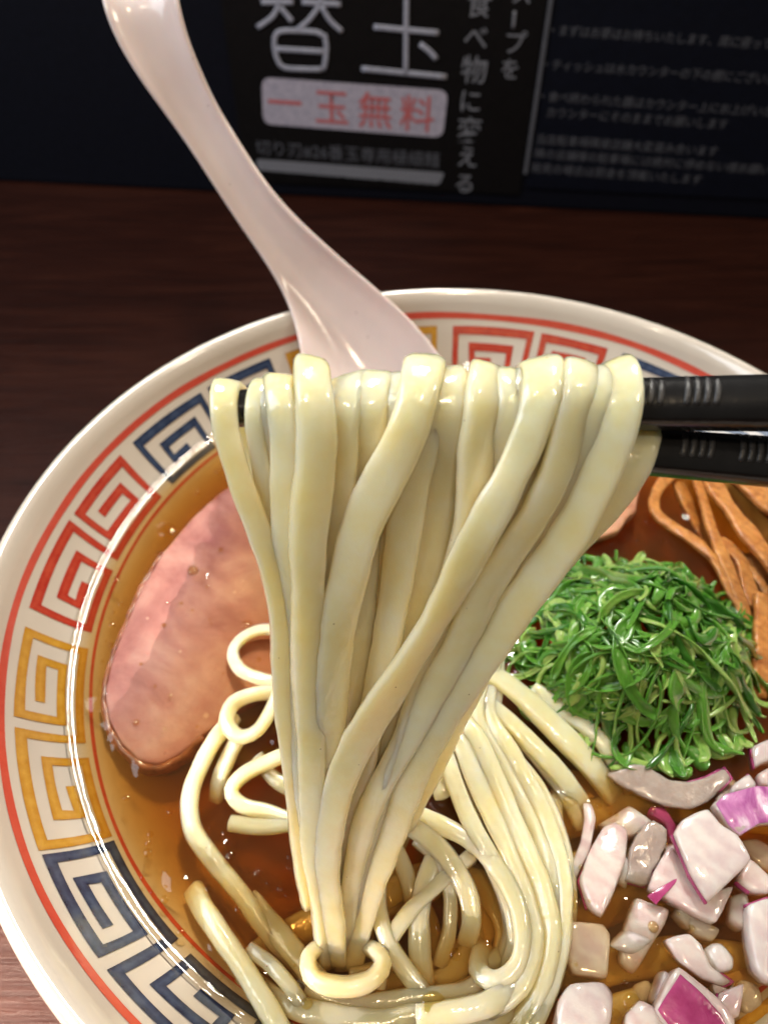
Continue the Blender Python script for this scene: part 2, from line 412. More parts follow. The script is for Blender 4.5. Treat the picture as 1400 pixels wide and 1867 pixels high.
for s, u, v in (('・まずはお茶はお待ちいたします、席に座って', 996, 60), ('・ティッシュは水カウンターの下の棚にございます', 984, 122),
                ('・食べ終わられた器はカウンター上にお上げいただき', 978, 180), ('　カウンターにそのままでお願いします', 974, 208),
                ('当店駐車場隣接店舗大変混み合います', 975, 258), ('隣の店舗様の駐車場には絶対に停めない様お願いします', 972, 284), ('発見の場合は罰金を頂戴いたします', 966, 310)):
    text(s, u, v, 19.5, di, ns, rot=slant, sx=1.0)

# ------------------------------------------------------------------ ramen bowl
INNER = [(.1050, 0), (.1033, -.0022), (.1015, -.0062), (.0985, -.0108), (.0955, -.0150), (.0923, -.0186), (.0887, -.0214), (.083, -.0255), (.074, -.0308),
         (.060, -.0372), (.044, -.0425), (.026, -.0455), (.010, -.0463), (.0, -.0465)]
OUTER = [(.1061, .0002), (.1071, -.0008), (.1077, -.0025), (.1077, -.0045), (.1069, -.0065), (.1050, -.0095), (.1015, -.0155), (.094, -.0265), (.082, -.0395), (.066, -.0520), (.050, -.0600),
         (.0455, -.0625), (.0450, -.0660), (.0448, TZ+.0012), (.0440, TZ+.0002), (.0410, TZ+.0002), (.0400, TZ+.0012), (.0395, -.0660), (.036, -.0640), (.0, -.0635)]
inn = catmull(np.array(INNER)[::-1], .0012)[:, :2]
def lathe(prof, n=160):
    V, Fc = [], []
    for (r, z) in prof:
        for j in range(n):
            a = 2*math.pi*j/n; V.append((r*math.cos(a), r*math.sin(a), z))
    for i in range(len(prof)-1):
        for j in range(n):
            Fc.append((i*n+j, i*n+(j+1) % n, (i+1)*n+(j+1) % n, (i+1)*n+j))
    return V, Fc
outp = catmull(np.array(OUTER), .0012)[:, :2]
prof = np.vstack([inn, [(.1056, .00018)], outp]); prof[0, 0] = 1e-5; prof[-1, 0] = 1e-5
bowl = empty('ramen_bowl', (0, 0, TZ), 'white ramen bowl with red, yellow and blue meander border inside its rim', 'bowl')
V, Fc = lathe(prof, 200)
b = mesh_obj('body', V, [f[::-1] for f in Fc], M['ceramic']); keep(b, bowl)
# decoration follows the wall: arc-length lookup r(z) by radius
_ri = inn[:, 0]; _zi = inn[:, 1]
def wall(theta, r, off):
    z = np.interp(r, _ri, _zi); dz = (np.interp(r+.0005, _ri, _zi)-np.interp(r-.0005, _ri, _zi))/.001
    nr, nz = -dz, 1.0; l = math.hypot(nr, nz)
    rr = r+nr/l*off
    return (rr*math.cos(theta), rr*math.sin(theta), z+nz/l*off)
def ring_line(name, r, w, m):
    V, Fc = [], []; n = 300
    for j in range(n):
        a = 2*math.pi*j/n; ww = w*(1+.25*noise.noise(Vector((math.cos(a)*5, math.sin(a)*5, r*90)))); rr = r+.00025*noise.noise(Vector((math.cos(a)*3, math.sin(a)*3, 7)))
        for k in range(3): V.append(wall(a, rr+ww*(k/2-.5), .00012))
    for j in range(n):
        for k in range(2):
            a, b2 = j*3+k, ((j+1) % n)*3+k
            Fc.append((a, a+1, b2+1, b2))
    keep(mesh_obj(name, V, Fc, m), bowl)
ring_line('red_line', .1014, .0009, M['redline'])
ring_line('red_line', .0884, .0006, M['red'])

S_PATH = [(.33, .30), (.12, .30), (.12, .66), (.41, .66), (.41, .0), (0, .0), (0, 1.0), (.5, 1.0), (.5, .0), (1, .0), (1, 1.0), (.62, 1.0), (.62, .34), (.88, .34), (.88, .68), (.74, .66)]
def motif(a0, a1, m):
    """a meander pair: one continuous brush line from angle a0 to a1 (degrees)"""
    r0, r1 = .0991, .0903
    hw = .00092
    mid = r0
    def pt(a, bb, off): return wall(R(a0+(a1-a0)*a), r0+(r1-r0)*bb, off)
    # stroke polygon in a metric chart (s along the arc in metres, t radial)
    L = R(a1-a0)*.095
    P = np.array([(a*L, bb*(r0-r1)*1.28) for a, bb in S_PATH])
    V, Fc = [], []
    jit = random.random()*50
    # mitred offset
    left, right = [], []
    n = len(P)
    for i in range(n):
        d0 = P[i]-P[i-1] if i > 0 else P[1]-P[0]; d1 = P[i+1]-P[i] if i < n-1 else P[i]-P[i-1]
        d0 = d0/np.linalg.norm(d0); d1 = d1/np.linalg.norm(d1)
        n0 = np.array([-d0[1], d0[0]]); n1 = np.array([-d1[1], d1[0]]); mm = n0+n1; mm /= np.linalg.norm(mm)
        k = hw/max(.35, np.dot(mm, n1))
        q = P[i]+np.array([noise.noise(Vector((i*1.7, jit, 0))), noise.noise(Vector((i*1.7, jit, 9)))])*.0005
        left.append(q+mm*k); right.append(q-mm*k)
    left, right = np.array(left), np.array(right)
    for i in range(n-1):
        m_ = max(2, int(np.linalg.norm(P[i+1]-P[i])/.0009))
        for k in range(m_+(i == n-2)):
            s = k/m_; w_ = 1+.14*noise.noise(Vector((i+s, jit, 3)))
            l, r_ = left[i]*(1-s)+left[i+1]*s, right[i]*(1-s)+right[i+1]*s
            c = (l+r_)/2
            for q in (c+(l-c)*w_, c, c+(r_-c)*w_):
                V.append(pt(q[0]/L, q[1]/((r0-r1)*1.28), .00016))
    for i in range(len(V)//3-1):
        for k in range(2):
            a = i*3+k; Fc.append((a, a+3, a+4, a+1))
    o = mesh_obj('meander', V, Fc, m); keep(o, bowl)
    at = o.data.attributes.new('edge', 'FLOAT', 'POINT'); at.data.foreach_set('value', [0.0 if i % 3 == 1 else 1.0 for i in range(len(V))])
    return o
for a0, a1, c in ((31.2, 58.4, 'blue'), (62.2, 89.0, 'red'), (93.2, 120.2, 'yellow'), (124.2, 151.6, 'blue'), (155.7, 182.9, 'red'),
                  (186.8, 214.3, 'yellow'), (216.0, 243.2, 'blue'), (246.6, 272.6, 'red'), (276.2, 302.2, 'yellow'), (305.8, 331.6, 'blue'),
                  (335.2, 360.8, 'red'), (364.4, 388.0, 'yellow')):
    motif(a0, a1, M[c])

# ------------------------------------------------------------------ noodles
wet_pts = []      # points where things break the soup surface, for the meniscus
def note(path, rad, lo=-.004, hi=.004):
    for p in path[::2]:
        if lo < p[2]-SOUP < hi: wet_pts.append((p[0], p[1], rad, p[2]-SOUP))

def noodle(path, nrm, w, th, label, group, seed, wend=None, n=3.0, k=14):
    N = len(path)
    ww = w*(1+wob(N, .20, .07, seed)+wob(N, .06, .3, seed+3)); tt = th*(1+wob(N, .22, .06, seed+40))
    if wend is not None: ww = ww*np.interp(np.arange(N), wend[0], wend[1])
    V, Fc = sweep(path, nrm, ww, tt, n, k)
    ks = np.array([noise.noise(Vector((math.cos(2*math.pi*j/k)*1.6, math.sin(2*math.pi*j/k)*1.6, seed*1.7))) for j in range(k)])
    body = V[:N*k].reshape(N, k, 3); fade = (1+wob(N, 1.2, .04, seed+77))[:, None]
    body = path[:, None]+(body-path[:, None])*(1+.13*ks[None]*fade)[..., None]
    V[:N*k] = body.reshape(-1, 3)
    V = V+np.array([noise.noise_vector(Vector(q)*330) for q in V])*.00013
    o = mesh_obj('noodle', V, Fc, M['noodle']); tag(o, label, 'noodle', group)
    return o

# the curtain hanging from the chopsticks: a slanted sheet between the sticks and the soup
YS, ZS = -.0220, .0640
PN = np.array([0, -1., -.458]); PN /= np.linalg.norm(PN)       # towards the camera
# sheet runs from (y=-.0275, z=.0652) to (y=-.066, z=-.019): its normal
_d = np.array([0, -.0385, -.0842]); _d /= np.linalg.norm(_d); PN = np.array([0, _d[2], -_d[1]]); PN /= np.linalg.norm(PN)
P0 = np.array([0, -.0272, .0652])
def curtain(u, v, lay): return on_plane(u, v, P0+PN*lay*.001, PN)

LIFT = 'noodles lifted by the chopsticks'
def lifted(topu, pts, lay, w, th, label, back, seed, taper=.85, top_lay=None, tw=0.0, dtop=0.0, over_low=False):
    """pts: photo pixels of the front run from just under the sticks to the soup"""
    fr = [curtain(u, v, (L if L is not None else lay)) for u, v, L in [(p[0], p[1], p[2] if len(p) > 2 else None) for p in pts]]
    tl = lay if top_lay is None else top_lay
    xs = ony(topu, 705, YS)[0]
    ra = .0024+(xs+.040)*.0169+max(.0013, .0014+max(tl, -.8)*.0002+dtop*.001); zc = ZS+.0075/.225*(xs+.0405)
    ys = YS
    if over_low: ys, zc = -.0245, .0570; xs = ony(topu, 760, ys)[0]; ra = .0052
    fr = [p for p in fr if p[2] < zc-.0062]
    arc = []
    for ang in (0, 35, 70, 105, 140, 172):
        s = ang/180
        sl_ = (fr[0][0]-xs)*.42*max(0, (s-.35)/.65)
        arc.append([xs+.0012*math.sin(seed*5)*(1-2*s)+sl_, ys+math.cos(R(ang))*ra*1.05, zc+math.sin(R(ang))*ra+.0002*math.sin(seed*3+ang)])
    bx, by, bz = back
    xb = arc[0][0]
    bk = [[bx*1.0, by, bz], [xb+(bx-xb)*.72, YS+.0042+(by-YS)*.75, ZS+(bz-ZS)*.72], [xb+(bx-xb)*.38, YS+.0047+(by-YS)*.36, ZS+(bz-ZS)*.38], [xb+(bx-xb)*.12, YS+.0050, ZS+(bz-ZS)*.13]]
    ctrl = np.array(bk+arc+[list(p) for p in fr])
    nb, na = len(bk), len(arc)
    nr = []
    for i in range(nb): nr.append([0, .95, .3])
    for ang in (0, 35, 70, 105, 140, 172): nr.append([0, math.cos(R(ang)), math.sin(R(ang))])
    for i, p in enumerate(fr):
        a = tw*i/max(1, len(fr)-1); nr.append([math.sin(a)*1, PN[1]*math.cos(a), PN[2]*math.cos(a)])
    full = catmull(np.hstack([ctrl, np.array(nr)]), .0011)
    for _ in range(14):
        full[1:-1] = .25*full[:-2]+.5*full[1:-1]+.25*full[2:]
    path, nrm = full[:, :3], full[:, 3:]
    path = path + np.stack([wob(len(path), .00035, .07, seed+5), wob(len(path), .0002, .07, seed+9), 0*path[:, 0]], -1)
    N = len(path); fi = np.linalg.norm(path-fr[0], axis=1).argmin()
    wend = ([0, fi*.5, fi-3, fi+(N-fi)*.45, N], [.85, .9, 1.0, .97, taper])
    T_ = np.gradient(path, axis=0); T_ /= np.linalg.norm(T_, axis=1, keepdims=True)
    Bn = np.cross(T_, nrm); Bn /= np.linalg.norm(Bn, axis=1, keepdims=True)
    ramp_ = np.clip((np.arange(len(path))-path[:, 2].argmax()-8)/25, 0, 1)
    a_ = (wob(len(path), 1.1, .03, seed+61)+.38*math.sin(seed*1.9))*(.5+.5*ramp_)
    nrm = nrm/np.linalg.norm(nrm, axis=1, keepdims=True)*np.cos(a_)[:, None]+Bn*np.sin(a_)[:, None]
    note(path, w*.4)
    return noodle(path, nrm, w*.001, th*.001, label, LIFT, seed, wend, 3.3, 18)

base = [-.030, -.050, -.024]
def bk(dx, y=-.054): return (-.0275+dx*.35, y, -.026)
LS = [
 # front run, layer (mm towards the camera), width, thickness, label, back end
 ([(402, 770), (418, 830), (446, 900), (478, 980), (500, 1060), (515, 1140), (520, 1240), (526, 1340), (535, 1440), (545, 1540), (560, 1650)], .3, 3.7, 2.6,
  'leftmost lifted noodle, its outer edge against the pork slice', bk(-.012), .8),
 ([(462, 770), (470, 850), (492, 930), (520, 1020), (535, 1120), (540, 1240), (545, 1360), (555, 1480), (570, 1600), (585, 1690)], -1.6, 2.7, 2.4,
  'second lifted noodle from the left, half hidden beside a dark gap', bk(-.010), .8),
 ([(508, 770), (514, 850), (524, 940), (534, 1040), (540, 1140), (548, 1260), (556, 1380), (566, 1500), (580, 1620), (592, 1700)], .6, 4.3, 2.5,
  'third lifted noodle from the left, running down behind the broad pale one', bk(-.008), .85),
 ([(561, 770), (560, 850), (566, 950), (562, 1050), (562, 1150), (566, 1250), (566, 1350), (568, 1450), (574, 1550), (586, 1660), (598, 1760, 4.5)], 2.6, 5.2, 2.6,
  'broad pale lifted noodle hanging straight down, fourth from the left', bk(-.004), .8),
 ([(632, 770), (628, 860), (618, 960), (606, 1080), (598, 1200), (596, 1320), (596, 1450), (602, 1580), (612, 1700)], -1.0, 4.6, 2.5,
  'shaded lifted noodle just right of the broad pale one', bk(-.001), .85),
 ([(688, 770), (676, 860), (664, 960), (652, 1080), (642, 1200), (630, 1320), (620, 1450), (618, 1580), (622, 1700)], -2.6, 5.4, 2.5,
  'shaded lifted noodle behind the upper bend of the slanting one', bk(.002), .85),
 ([(735, 752), (718, 800), (690, 870), (662, 950), (640, 1030), (622, 1120), (610, 1220), (600, 1330), (592, 1440), (592, 1550), (600, 1680)], 2.0, 5.5, 2.5,
  'slanting lifted noodle crossing down leftwards from the highest bend', bk(.004), .8),
 ([(762, 780), (748, 880), (730, 1000), (712, 1120), (690, 1240), (666, 1350), (646, 1460), (632, 1580), (630, 1700)], -.8, 5.2, 2.4,
  'tan lifted noodle in the shade right of the slanting one', bk(.006), .85),
 ([(815, 780), (800, 880), (782, 1000), (760, 1120), (730, 1240), (700, 1350), (672, 1460), (650, 1580), (638, 1700)], -2.2, 5.4, 2.4,
  'tan lifted noodle deep in the middle of the bundle', bk(.008), .85),
 ([(872, 770), (864, 830), (864, 890), (866, 950), (848, 1030), (820, 1120), (784, 1220), (744, 1330), (706, 1440), (674, 1560), (650, 1690)], .6, 5.3, 2.6,
  'short straight lifted noodle that passes under the long diagonal one', bk(.011), .85),
 ([(930, 770), (915, 840), (895, 920), (868, 1000), (840, 1080), (806, 1180), (766, 1290), (726, 1400), (690, 1520), (660, 1640)], -1.6, 5.0, 2.5,
  'shaded lifted noodle between the short straight one and the long diagonal one', bk(.013), .85),
 ([(980, 765), (956, 820), (925, 880), (885, 950), (853, 1010), (826, 1070), (794, 1125), (752, 1195), (702, 1270), (656, 1340), (624, 1410), (606, 1490), (598, 1580), (606, 1680), (612, 1760, 4.5)], 3.4, 5.1, 2.5,
  'long diagonal lifted noodle lying over all the others', bk(.015), .9),
 ([(1049, 765), (1032, 825), (1003, 890), (958, 965), (915, 1030), (878, 1090), (846, 1160), (798, 1245), (748, 1335), (700, 1420), (664, 1510), (642, 1610), (630, 1710), (626, 1765, 4.5)], 1.8, 5.0, 2.5,
  'third lifted noodle from the right, just below the long diagonal one', bk(.017), .9),
 ([(1090, 775), (1060, 860), (1020, 940), (975, 1010), (930, 1080), (885, 1160), (835, 1250), (785, 1340), (740, 1430), (700, 1520), (668, 1620), (647, 1720), (640, 1765, 4.5)], .0, 4.8, 2.5,
  'shaded lifted noodle tucked beneath the rightmost broad one', bk(.018), .9),
 ([(1124, 770), (1108, 835), (1082, 900), (1046, 965), (1000, 1030), (950, 1092), (908, 1155), (866, 1215), (824, 1272), (788, 1338), (744, 1436), (708, 1540), (680, 1610), (657, 1700), (642, 1765, 4.5)], 1.6, 5.2, 2.5,
  'rightmost broad lifted noodle, its bend next to the bare chopsticks', bk(.020), .9),
 ([(1180, 770), (1138, 838), (1092, 900), (1048, 962), (996, 1036), (942, 1100), (898, 1165), (854, 1230), (812, 1292), (772, 1370), (732, 1450), (696, 1550), (664, 1640), (648, 1760, 2.5)], -.4, 4.6, 2.4,
  'lifted noodle whose angular corner sticks out between the chopsticks', bk(.022), .9),
]
LS += [
 ([(488, 770), (494, 860), (508, 960), (526, 1080), (540, 1220), (552, 1380), (572, 1560), (590, 1690)], -2.8, 4.2, 2.4, 'lifted noodle at the back between the second and third from the left', bk(-.009), .8),
 ([(606, 770), (600, 860), (592, 980), (584, 1120), (580, 1280), (582, 1440), (592, 1600), (604, 1710)], -1.8, 4.0, 2.4, 'lifted noodle half behind the broad pale one on its right side', bk(-.003), .8),
 ([(655, 770), (650, 880), (640, 1000), (628, 1140), (616, 1290), (608, 1450), (612, 1700)], -3.4, 4.4, 2.4, 'lifted noodle far back left of the upper bend', bk(.0), .8),
 ([(725, 780), (712, 900), (694, 1040), (672, 1180), (650, 1320), (632, 1470), (624, 1700)], -3.6, 4.6, 2.4, 'lifted noodle far back beneath the slanting one', bk(.004), .8),
 ([(840, 780), (828, 900), (805, 1020), (775, 1140), (735, 1270), (690, 1400), (655, 1560), (640, 1700)], -3.4, 4.6, 2.4, 'lifted noodle far back left of the short straight one', bk(.009), .8),
 ([(958, 770), (935, 860), (900, 960), (860, 1060), (810, 1180), (760, 1300), (712, 1420), (672, 1560), (650, 1690)], -3.0, 4.4, 2.4, 'lifted noodle far back behind the long diagonal one', bk(.014), .8),
 ([(1020, 770), (990, 860), (950, 950), (905, 1040), (860, 1130), (810, 1240), (755, 1350), (706, 1470), (668, 1600), (650, 1700)], -1.4, 4.4, 2.4, 'shaded lifted noodle right under the long diagonal one', bk(.016), .8),
]
DTOP = [-.3, -.6, .5, 1.7, .6, .5, 1.5, -.3, .8, .6, -.4, .5, .3, .0, .2, -.6]+[-.3]*7
TOPU = [400, 468, 506, 570, 640, 682, 785, 765, 815, 888, 935, 996, 1062, 1098, 1130, 1204, 486, 612, 655, 722, 842, 962, 1030]
for i, (pts, lay, w, th, lab, back, tp) in enumerate(LS):
    lifted(TOPU[i], pts, lay, w*.99, th*.88, lab, back, i*11+3, tp*.82, dtop=DTOP[i], over_low='angular corner' in lab)

# noodles in and on the soup: (u, v, mm above the surface)
def sink(pts, i):
    if i < 7 or 'ring' in SN[i][3] or i >= NSN: return pts
    u0, v0, h0 = pts[0]
    if 760 < u0 < 905 and 1285 < v0 < 1380:      # strands of the right fan start out of sight behind the hanging bundle
        k = 1+.25*math.sin(i*2.1)
        pts = [(u0+14*math.sin(i*1.3)-4, v0-190*k, h0-1.5), (u0+8, v0-95*k, h0+1.2)]+pts
    return [(u, v, h*.72-1.5*min(1, max(0, (v-1330)/140))) for u, v, h in pts]
def soup_noodle(pts, w, th, label, seed, twist=0.0, n=2.6, group='noodles lying in the broth', wend=None):
    P = np.array([soup(u, v, h) for u, v, h in pts]); path = catmull(P, .0011); N = len(path)
    T = np.gradient(path, axis=0); T /= np.linalg.norm(T, axis=1, keepdims=True)
    up = np.tile([0, -.25, 1.], (N, 1)); up -= T*(up*T).sum(1, keepdims=True); up /= np.linalg.norm(up, axis=1, keepdims=True)
    B = np.cross(T, up); a = twist+wob(N, .5, .035, seed)
    nrm = up*np.cos(a)[:, None]+B*np.sin(a)[:, None]
    note(path, w*.45)
    return noodle(path, nrm, w*.001, th*.001, label, group, seed, wend, n)
SN = [
 ([(545, 1165, 1), (500, 1148, 1.2), (455, 1155, 1.2), (426, 1185, .8), (436, 1218, 1.8), (470, 1236, 3), (520, 1248, 4)], 3.3, 2.8, 'small noodle loop floating over the pork, upper of the two loops', .5),
 ([(528, 1170, 10), (514, 1235, 9), (497, 1288, 8), (470, 1332, 7), (436, 1343, 6), (413, 1316, 6), (426, 1282, 6), (462, 1266, 6), (515, 1262, 4)], 3.5, 2.8, 'pale noodle curled in a closed loop beside the bundle, lower of the two loops', 1.0),
 ([(430, 1305, 2.5), (395, 1345, 2.5), (365, 1400, 1.6), (348, 1450, 1), (352, 1510, 0), (388, 1565, -1.5), (440, 1630, -2.5), (490, 1700, -3.4), (560, 1780, -4)], 3.9, 3.2, 'noodle arcing from the closed loop down into the dark broth', .2),
 ([(352, 1622, -3.5), (372, 1660, -1.2), (402, 1705, -.3), (440, 1760, .0), (475, 1815, .0), (515, 1885, -.4)], 4.6, 3.2, 'noodle end floating alone at the lower left of the broth', .1),
 ([(550, 1362, 3), (490, 1388, 2), (446, 1410, 1.2), (422, 1440, .6), (440, 1468, 0), (490, 1482, -.6), (550, 1505, -1)], 3.6, 3.0, 'noodle bent in a hook under the two loops', .4),
 ([(436, 1345, 2), (418, 1380, .6), (402, 1420, -1), (395, 1460, -4)], 3.4, 3.0, 'short noodle piece inside the arc below the closed loop', .2),
 ([(420, 1500, -1.4), (480, 1508, -1.2), (545, 1500, -1)], 4.2, 3.0, 'sunken noodle left of the bundle under the hook', .1),
 ([(850, 1222, 10), (905, 1236, 10), (960, 1278, 8), (1020, 1338, 4.5), (1080, 1402, .5), (1120, 1455, -4)], 6.2, 3.2, 'broad yellowish noodle fanning out rightwards under the green onion', -.2),
 ([(845, 1262, 8), (905, 1296, 8), (962, 1350, 6), (1020, 1412, 2.5), (1060, 1470, -2)], 5.0, 3.0, 'noodle just below the broad yellowish one in the right fan', .2),
 ([(970, 1258, 3.5), (1030, 1298, 3.4), (1085, 1340, 2.4), (1125, 1395, 0), (1150, 1440, -4)], 4.6, 3.0, 'noodle between the broad yellowish one and the green onion', .1),
 ([(838, 1295, 9), (872, 1350, 10), (908, 1430, 9), (946, 1520, 7), (985, 1610, 5), (1003, 1700, 3), (988, 1790, 1.5), (945, 1870, -.5), (880, 1930, -3)], 4.4, 3.2, 'middle noodle of the right fan curving to the bottom edge', .3),
 ([(822, 1300, 8), (846, 1370, 9), (878, 1450, 9), (920, 1540, 7), (955, 1630, 5), (972, 1720, 3.6), (945, 1800, 2), (880, 1842, .8), (800, 1850, 0)], 4.3, 3.0, 'inner noodle of the right fan hooking left near the bottom', .2),
 ([(892, 1300, 8), (936, 1380, 9), (985, 1470, 7), (1016, 1560, 5), (1026, 1650, 3.2), (1012, 1760, 1.4), (975, 1860, .2), (930, 1930, -2)], 4.2, 3.0, 'outermost noodle of the right fan next to the onion cubes', .3),
 ([(800, 1320, 7), (820, 1400, 8), (850, 1480, 7.5), (892, 1560, 6), (930, 1640, 4), (945, 1710, 1.5), (930, 1770, -2)], 4.3, 3.0, 'noodle of the right fan nearest the lifted bundle', .2),
 ([(925, 1370, 4), (975, 1430, 4.5), (1010, 1500, 3), (1030, 1570, 1), (1036, 1650, -1), (1030, 1720, -4)], 3.8, 2.8, 'thin pale noodle at the outer shoulder of the right fan', .2),
 ([(700, 1480, 0), (755, 1486, 2), (805, 1506, 4), (858, 1534, 5), (900, 1575, 6), (938, 1640, 5.4), (952, 1709, 4.4), (940, 1762, 3), (903, 1788, 2), (872, 1768, 0), (880, 1725, -4)], 4.4, 3.4, 'thick noodle curling into a hook right of the lifted bundle', .2),
 ([(720, 1488, 1.6), (780, 1526, 3), (826, 1578, 3.5), (853, 1630, 2.6), (860, 1682, .6), (850, 1720, -3)], 4.6, 3.2, 'noodle bending down inside the hook of the thick one', .1),
 ([(800, 1545, 1.2), (778, 1600, 2.2), (765, 1660, 1.8), (765, 1730, 0), (772, 1800, -3)], 4.6, 3.0, 'upright short noodle standing in the broth at the centre', .1),
 ([(690, 1590, 2.4), (690, 1660, 2.6), (712, 1726, 2), (744, 1777, 1.2), (782, 1824, -.6), (825, 1865, -3)], 3.8, 3.0, 'noodle running down right from the foot of the bundle', .3),
 ([(712, 1530, .2), (735, 1580, .2), (750, 1630, -1), (762, 1700, -4)], 4.0, 3.0, 'short sunken noodle between the bundle and the upright one', .1),
 ([(440, 1775, -3), (520, 1830, -.6), (600, 1852, .8), (690, 1862, .6), (770, 1850, .8), (850, 1862, .8), (910, 1850, 0), (980, 1800, -3)], 4.6, 3.2, 'noodle lying crosswise along the bottom edge of the picture', .1),
 ([(760, 1852, 1.6), (830, 1846, 2.6), (895, 1828, 2.6), (945, 1790, 1.4), (985, 1730, -1)], 4.6, 3.2, 'cut noodle end below the hook of the thick noodle', .1),
 ([(788, 1370, 5), (797, 1415, 4.4), (808, 1455, 3.4)], 4.4, 3.0, 'blunt noodle end hanging right of the bundle', .1),
 ([(610, 1716, -5), (580, 1728, -1), (562, 1750, 2.4), (568, 1780, 3.6), (600, 1798, 4.2), (642, 1800, 4.2), (680, 1786, 3.8), (698, 1758, 2.6), (684, 1734, -1), (655, 1722, -5)], 3.4, 4.4, 'noodle wrapped like a ring round the foot of the bundle', .3),
 ([(455, 1640, -4), (500, 1690, -3), (540, 1740, -2.5), (590, 1800, -2.5), (660, 1850, -4)], 5.0, 3.2, 'sunken noodle left of the ring round the bundle foot', .1),
 ([(1015, 1440, -1.5), (1012, 1490, -1.6), (1022, 1540, -2.5)], 3.8, 2.8, 'short sunken noodle left of the pink onion sliver', .1),
 ([(640, 1790, -4), (720, 1770, -5), (800, 1790, -5), (860, 1720, -5), (840, 1650, -5)], 5.0, 3.2, 'sunken noodle curving under the upright one', .1),
 ([(690, 1700, -5), (760, 1640, -6), (840, 1600, -6), (920, 1640, -7)], 5.0, 3.2, 'deep brownish noodle under the centre of the broth', .1),
]
DEEP = [('sunken noodle deep under the onion pile, nearest the bottom edge', [(1040, 1900), (1130, 1850), (1240, 1830), (1360, 1850), (1450, 1900)]),
        ('sunken noodle deep under the magenta cube', [(1020, 1800), (1120, 1760), (1240, 1740), (1380, 1760), (1470, 1800)]),
        ('sunken noodle deep under the middle of the onion pile', [(1010, 1700), (1120, 1650), (1250, 1640), (1390, 1680), (1480, 1690)]),
        ('sunken noodle deep under the largest white cube', [(1020, 1600), (1120, 1560), (1250, 1550), (1390, 1570), (1470, 1610)]),
        ('sunken noodle deep under the tall pale pink slice', [(1010, 1510), (1100, 1480), (1220, 1470), (1340, 1490), (1450, 1500)]),
        ('sunken noodle deep between the right fan and the grey crescent', [(1000, 1420), (1070, 1440), (1150, 1480), (1200, 1560), (1210, 1660)]),
        ('sunken noodle deep below the hook of the thick noodle', [(700, 1640), (780, 1600), (880, 1620), (930, 1700), (900, 1790), (800, 1830), (690, 1800)]),
        ('sunken noodle deep between the bundle foot and the upright noodle', [(700, 1560), (760, 1660), (800, 1750), (880, 1690), (860, 1580)]),
        ('sunken noodle deep at the bottom edge under the cut end', [(620, 1880), (720, 1820), (840, 1800), (960, 1830), (1060, 1890)]),
        ('sunken noodle deep at the foot of the right fan', [(900, 1420), (960, 1520), (1000, 1640), (1000, 1760), (940, 1850)]),
        ('sunken noodle deep left of the foot of the bundle', [(420, 1800), (480, 1740), (540, 1700), (600, 1680), (680, 1700)])]
EXTRA = [('thin noodle of the right fan slipping under the middle one', [(850, 1330, 6), (886, 1410, 6.5), (920, 1500, 5), (958, 1590, 3.6), (984, 1680, 2), (974, 1770, .6), (940, 1850, -1.5)]),
         ('thin noodle of the right fan between the middle and the outermost one', [(870, 1310, 8), (915, 1390, 8.4), (962, 1480, 6.6), (998, 1570, 4.6), (1012, 1670, 2.6), (1000, 1770, 1), (968, 1850, -.5), (930, 1900, -2)]),
         ('thin noodle of the right fan that dives under the hook', [(810, 1340, 5), (838, 1420, 6), (868, 1500, 5), (905, 1590, 3), (930, 1680, .5), (920, 1750, -3)]),
         ('thin noodle crossing from the right fan towards the thin pale one', [(900, 1340, 7), (950, 1420, 7), (992, 1500, 5), (1022, 1590, 2.6), (1030, 1690, 0), (1010, 1790, -2)]),
         ('thin noodle crossing under the upright one towards the ring', [(860, 1560, 0), (800, 1610, .2), (740, 1670, .3), (700, 1740, -.5), (690, 1800, -2)]),
         ('thin noodle lying just above the crosswise bottom noodle', [(560, 1800, -1.4), (640, 1832, .2), (730, 1822, .6), (800, 1812, .6), (860, 1800, -.6), (910, 1740, -3)]),
         ('thin noodle dipping between the two loops and the bundle', [(470, 1380, 0), (500, 1420, .4), (535, 1440, .4), (570, 1450, 0)]),
         ('thin broken noodle half sunk left of the ring', [(455, 1730, -1.6), (495, 1760, -.8), (530, 1800, -.6), (560, 1850, -1.6)]),
         ('thin noodle tucked below the broad yellowish one of the right fan', [(870, 1290, 6), (930, 1330, 5), (985, 1390, 3), (1030, 1450, 0), (1060, 1510, -3)]),
         ('thin noodle between the upright one and the noodle bending inside the hook', [(760, 1530, 1.6), (800, 1570, 2), (820, 1630, 1), (818, 1700, -1), (800, 1760, -4)])]
NSN = len(SN)
for i, (lab, pts) in enumerate(EXTRA): SN.append((pts, 3.4, 2.8, lab, .3*math.sin(i*2)))
NSN = len(SN)
for i, (lab, pts) in enumerate(DEEP):
    SN.append(([(u, v, -5.0-1.3*(i % 3)) for u, v in pts], 6.4, 3.6, lab, .1))
for i, (pts, w, th, lab, tw) in enumerate(SN):
    soup_noodle(sink(pts, i), w*(.84 if i < NSN else .95), th*.80, lab, 500+i*7, tw, 3.2)

